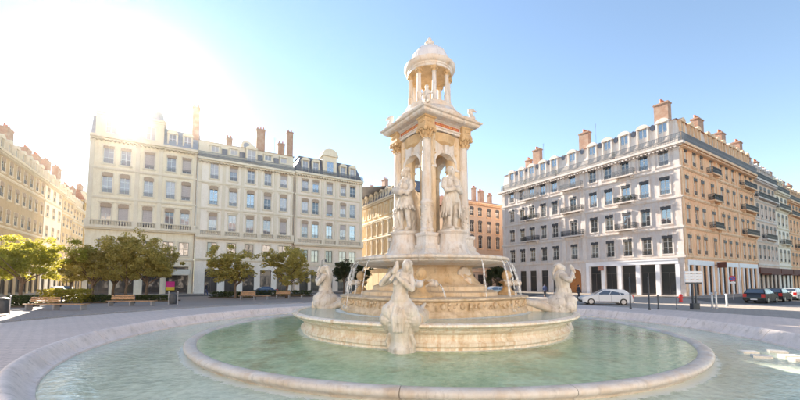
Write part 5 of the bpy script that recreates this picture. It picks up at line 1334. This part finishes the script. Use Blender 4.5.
# lamp standard on the left facade side
x, y = groundpt(321.5, 293); lp = empty('street_lamp', (x, y, .1), 0, 'slim dark street lamp between the beige building and the trees', 'street lamp')
make('post', MB().lathe([(.14, 0), (.14, .5), (.07, .7), (.05, 6.2)], 10), 'iron', lp, sm=40); make('arm', MB().tube([(0, 0, 6.1), (.4, -.1, 6.5), (.8, -.2, 6.4)], .03, 6), 'iron', lp); make('lantern', MB().lathe([(.05, 5.9), (.2, 6.0), (.22, 6.25), (.05, 6.4)], 10, cx=.8, cy=-.2), 'iron_grey', lp)

# ------------------------------------------------------------------ cars
def car_parts(kind):
    L = {'estate': 4.35, 'hatch': 3.9, 'saloon': 4.3}[kind]; W = 1.74
    if kind == 'estate': low = [(0, .42), (.02, .68), (.25, .80), (1.05, .93), (4.25, .98), (4.35, .8), (4.35, .4)]; roof = [(1.05, .93), (1.95, 1.43), (2.6, 1.50), (3.7, 1.47), (4.25, .98)]
    elif kind == 'hatch': low = [(0, .40), (.02, .66), (.2, .78), (.85, .92), (3.85, .98), (3.9, .75), (3.9, .4)]; roof = [(.85, .92), (1.6, 1.42), (2.3, 1.48), (3.2, 1.42), (3.8, .98)]
    else: low = [(0, .40), (.02, .64), (.2, .74), (1.15, .88), (3.6, .92), (4.25, .88), (4.3, .7), (4.3, .4)]; roof = [(1.15, .88), (1.9, 1.36), (2.5, 1.42), (3.1, 1.38), (3.75, .93)]
    def slab_(poly, half, half_top=None, zsplit=None):
        mb = MB(); k = len(poly); vs_ = []
        for s in (-1, 1):
            for x, z in poly: vs_.append((x, s * (half if half_top is None or z < zsplit + .08 else half_top), z))
        return mb.add(vs_, [tuple(range(k)), tuple(reversed(range(k, 2 * k)))] + [(i, i + k, (i + 1) % k + k, (i + 1) % k) for i in range(k)])
    body = slab_([(x, z) for x, z in ([(0, .42), (0, .3), (.35, .2), (L - .35, .2), (L, .32)] + list(reversed(low[1:])))], W / 2)
    cab = slab_(roof, W / 2 - .03, W / 2 - .22, roof[0][1])
    bm = bmesh.new(); me = body.mesh('body'); bm.from_mesh(me); bmesh.ops.bevel(bm, geom=list(bm.edges), offset=.06, segments=2, affect='EDGES', clamp_overlap=True); bm.to_mesh(me); bm.free()
    mc = cab.mesh('cabin'); bm = bmesh.new(); bm.from_mesh(mc); bmesh.ops.bevel(bm, geom=list(bm.edges), offset=.04, segments=2, affect='EDGES', clamp_overlap=True); bm.to_mesh(mc); bm.free()
    # side windows
    wins = []
    rf = roof; x0, x1 = rf[0][0], rf[-1][0]; zb = rf[0][1] + .06; zt = rf[2][1] - .12
    def xl(z, p, q): return p[0] + (q[0] - p[0]) * (z - p[1]) / (q[1] - p[1])
    xa_b, xa_t = xl(zb, rf[0], rf[1]) + .12, xl(zt, rf[0], rf[1]) + .12
    xb_b, xb_t = xl(zb, rf[-1], rf[-2]) - .14, xl(zt, rf[-1], rf[-2]) - .14
    cuts = [0, .38, .72, 1] if kind != 'hatch' else [0, .55, 1]
    for i in range(len(cuts) - 1):
        a_, b2 = cuts[i] + (.012 if i else 0), cuts[i + 1] - (.012 if i < len(cuts) - 2 else 0)
        mids = lambda tq, zq: (xa_b + (xb_b - xa_b) * tq) if zq == 0 else (xa_t + (xb_t - xa_t) * tq)
        wins.append([(mids(a_, 0), zb), (mids(b2, 0), zb), (mids(b2, 1), zt), (mids(a_, 1), zt)])
    return L, W, me, mc, wins, rf
def car(kind, paint, loc, rz, label, group):
    L, W, me, mc, wins, rf = car_parts(kind)
    c = empty('parked_car', loc, rz, label, 'car', group)
    def cen(mb): return mb
    off = Matrix.Translation((-L / 2, 0, 0))
    def p(name, me_, mat, par=c, M=off):
        setmat(me_, mat); return put_in(name, me_, par, M)
    b_ = p('body', me, paint); smooth(me, 40); cb_ = p('cabin', mc, paint); smooth(mc, 40)
    h0, h1 = W / 2 - .03, W / 2 - .22; z0 = rf[0][1] + .0
    for s in (-1, 1):
        for poly in wins:
            vs_ = []
            for x, z in poly:
                k = (z - z0 - .08) / (rf[2][1] - z0 - .08); y = s * (h0 + (h1 - h0) * max(0, (z - z0) / (rf[1][1] - z0)) + .015); vs_.append((x, y, z))
            p('side_window', MB().add(vs_ + [(x, y - s * .02, z) for x, y, z in vs_], [(0, 1, 2, 3), (7, 6, 5, 4), (0, 4, 5, 1), (1, 5, 6, 2), (2, 6, 7, 3), (3, 7, 4, 0)]).mesh('side_window'), 'car_glass')
    for nm, A, B, sg in (('windscreen', rf[0], rf[1], -1), ('rear_window', rf[-1], rf[-2], 1)):
        d = Vector((B[0] - A[0], 0, B[1] - A[1])); nrm = Vector((-d.z, 0, d.x)) if sg < 0 else Vector((d.z, 0, -d.x)); nrm.normalize(); nrm *= .015
        if nrm.z < 0: nrm = -nrm
        a_ = Vector((A[0], 0, A[1])) + d * .14 + nrm; e_ = Vector((A[0], 0, A[1])) + d * .9 + nrm
        vs_ = [(a_.x, -h0 + .12, a_.z), (a_.x, h0 - .12, a_.z), (e_.x, h1 - .06, e_.z), (e_.x, -h1 + .06, e_.z)]
        vs_ += [(x - nrm.x * 2, y, z - nrm.z * 2) for x, y, z in vs_]
        p(nm, MB().add(vs_, [(0, 1, 2, 3), (7, 6, 5, 4), (0, 4, 5, 1), (1, 5, 6, 2), (2, 6, 7, 3), (3, 7, 4, 0)]).mesh(nm), 'car_glass')
    for x in (.78, L - .82):
        for s in (-1, 1):
            w_ = put_in('wheel', setm(cyl_y(.31, .2).mesh('wheel'), 'black_rubber'), c, Matrix.Translation((x - L / 2, s * (W / 2 - .09), .31)))
            put_in('rim', setm(cyl_y(.2, .215).mesh('rim'), 'alloy'), w_, Matrix.Identity(4))
    for s in (-1, 1):
        p('headlight', MB().box(-.015, s * .62 - .18, .56, .06, s * .62 + .18, .70).mesh('headlight'), 'lamp_clear')
        p('tail_light', MB().box(L - .10, s * .70 - .14, .62, L + .02, s * .70 + .14, .95).mesh('tail_light'), 'lamp_red')
        p('mirror', MB().box(rf[0][0] + .25, s * (W / 2 + .08) - .09, rf[0][1] + .02, rf[0][0] + .38, s * (W / 2 + .08) + .09, rf[0][1] + .16).mesh('mirror'), paint)
    for s in (-1, 1):
        for xx in ((.34, .58, .8) if kind == 'estate' else (.34, .66)): p('door_seam', MB().box(L * xx - .008, s * (W / 2 - .002) - .006, .34, L * xx + .008, s * (W / 2 - .002) + .006, rf[0][1] - .02).mesh('door_seam'), 'black_rubber')
        p('sill_trim', MB().box(1.15, s * (W / 2 - .01) - .02, .24, L - 1.2, s * (W / 2 - .01) + .02, .34).mesh('sill_trim'), 'black_rubber')
    p('bumper', MB().box(-.04, -W / 2 + .08, .26, .12, W / 2 - .08, .46).box(L - .12, -W / 2 + .08, .26, L + .05, W / 2 - .08, .48).mesh('bumper'), 'black_rubber')
    p('number_plate', MB().box(L + .045, -.26, .34, L + .058, .26, .45).mesh('number_plate'), 'sign_white')
    return c
def cyl_y(r, w, n=20):
    return MB().prism([(r * math.cos(2 * PI * q / n), r * math.sin(2 * PI * q / n)) for q in range(n)], -w / 2, w / 2)
x, y = groundpt(605, 304.6); car('estate', 'car_white', (x, y, .01), R(-16), 'white estate car parked in front of the corner building', 'parked cars')
g2 = 'cars parked along the right-hand street'
for i, (u, off, k_, paint, l) in enumerate(((-8.6, 9.6, 'estate', 'car_black', 'black car parked first in line down the right-hand street'), (-3.0, 9.6, 'hatch', 'car_black', 'black hatchback second in the line of parked cars'), (2.2, 9.7, 'hatch', 'car_white', 'white hatchback third in the line of parked cars'), (7.6, 9.6, 'saloon', 'car_silver', 'silver saloon fourth in the line of parked cars'), (13.2, 9.6, 'hatch', 'car_white', 'small white car fifth in the line of parked cars'), (18.6, 9.6, 'estate', 'car_black', 'dark estate car farthest in the line by the right edge'))):
    q = CR + DR * u - DL * off; car(k_, paint, (q.x, q.y, .01), BANG + PI, l, g2)
x, y = groundpt(263, 295.2); car('saloon', 'car_blue', (x, y, .01), BANG, 'dark car parked behind the hedge before the middle building', 'parked cars')
x, y = groundpt(57, 296.5); car('hatch', 'car_silver', (x, y, .01), R(-50), 'silver car at the mouth of the left-hand street', 'cars in the left-hand street')
x, y = groundpt(66, 294.5); car('estate', 'car_black', (x, y, .01), R(-50), 'dark car behind the silver one in the left-hand street', 'cars in the left-hand street')
x, y = groundpt(493, 296); car('hatch', 'car_silver', (x, y, .01), R(20), 'silver car glimpsed behind the right acorn finial', 'parked cars')

# ------------------------------------------------------------------ people
def person(px, py, rz, top, legs, label, h=1.72, stride=.22):
    x, y = groundpt(px, py, .12); s = h / 1.75
    mb = MB(); mb.limb([(0, 0, .95), (0, .01, 1.2), (0, 0, 1.4)], [.14, .13, .15]); mb.limb([(0, 0, 1.45), (0, 0, 1.56)], [.06, .055]); mb.ball((0, -.015, 1.65), (.08, .098, .115)); mb.ball((0, -.11, 1.64), (.015, .02, .02))
    for sd in (-1, 1):
        mb.ball((sd * .078, 0, 1.64), (.014, .024, .03))
        mb.limb([(sd * .09, 0, .92), (sd * .1, -sd * stride * .6, .5), (sd * .1, -sd * stride + .05 * (sd > 0), .1)], [.085, .06, .045]); mb.limb([(sd * .1, -sd * stride, .07), (sd * .1, -sd * stride - .14, .04)], [.045, .035])
        mb.limb([(sd * .18, 0, 1.4), (sd * .24, sd * .06, 1.14), (sd * .22, sd * .02 - .1, .92)], [.055, .045, .035])
        for f_ in range(4): mb.limb([(sd * .22, sd * .02 - .12 + .018 * f_, .88), (sd * .215, sd * .02 - .13 + .018 * f_, .80)], [.012, .009], 6)
        mb.limb([(sd * .21, sd * .02 - .13, .9), (sd * .195, sd * .02 - .17, .86)], [.012, .01], 6)
    me = remesh(mb, 'person', .018, 1, 'skin')
    o = put('person', me, None, (x, y, .12), rz, (s, s, s)); tag(o, label, 'person')
    mb = MB(); mb.limb([(0, 0, .88), (0, .01, 1.2), (0, 0, 1.41)], [.165, .155, .175])
    for sd in (-1, 1): mb.limb([(sd * .18, 0, 1.41), (sd * .245, sd * .06, 1.14), (sd * .225, sd * .02 - .09, .95)], [.075, .065, .055])
    put('jacket', remesh(mb, 'jacket', .02, 2, top), o)
    mb = MB(); mb.limb([(0, 0, .98), (0, 0, .86)], [.15, .14])
    for sd in (-1, 1): mb.limb([(sd * .09, 0, .9), (sd * .1, -sd * stride * .6, .5), (sd * .1, -sd * stride, .1)], [.105, .08, .068])
    put('trousers', remesh(mb, 'trousers', .02, 2, legs), o)
    mb = MB(); mb.ball((0, .025, 1.685), (.092, .10, .105)); put('hair', remesh(mb, 'hair', .018, 1, 'cloth_dark'), o)
    return o
person(206, 295.2, R(-60), 'cloth_dark', 'cloth_blue', 'person in dark clothes walking past the middle cream building')
person(579, 300, R(100), 'cloth_dark', 'cloth_dark', 'person in black standing by the wooden door behind the right siren')
person(545, 297, R(150), 'cloth_blue', 'cloth_dark', 'person in a blue jacket passing the shops behind the right siren')

# ------------------------------------------------------------------ thin haze added to make the warm sun glow
m = bpy.data.materials.new('haze'); m.use_nodes = True; t = m.node_tree; t.nodes.clear()
o = t.nodes.new('ShaderNodeOutputMaterial'); v = t.nodes.new('ShaderNodeVolumePrincipled')
v.inputs['Color'].default_value = (1.0, .92, .80, 1); v.inputs['Density'].default_value = .00013; v.inputs['Anisotropy'].default_value = .91
t.links.new(v.outputs[0], o.inputs['Volume'])
hz = make('haze', MB().box(-190, -70, -1, 190, 200, 38), m); tag(hz, 'thin warm haze added for the sun glow over the square', 'haze', kind='stuff')
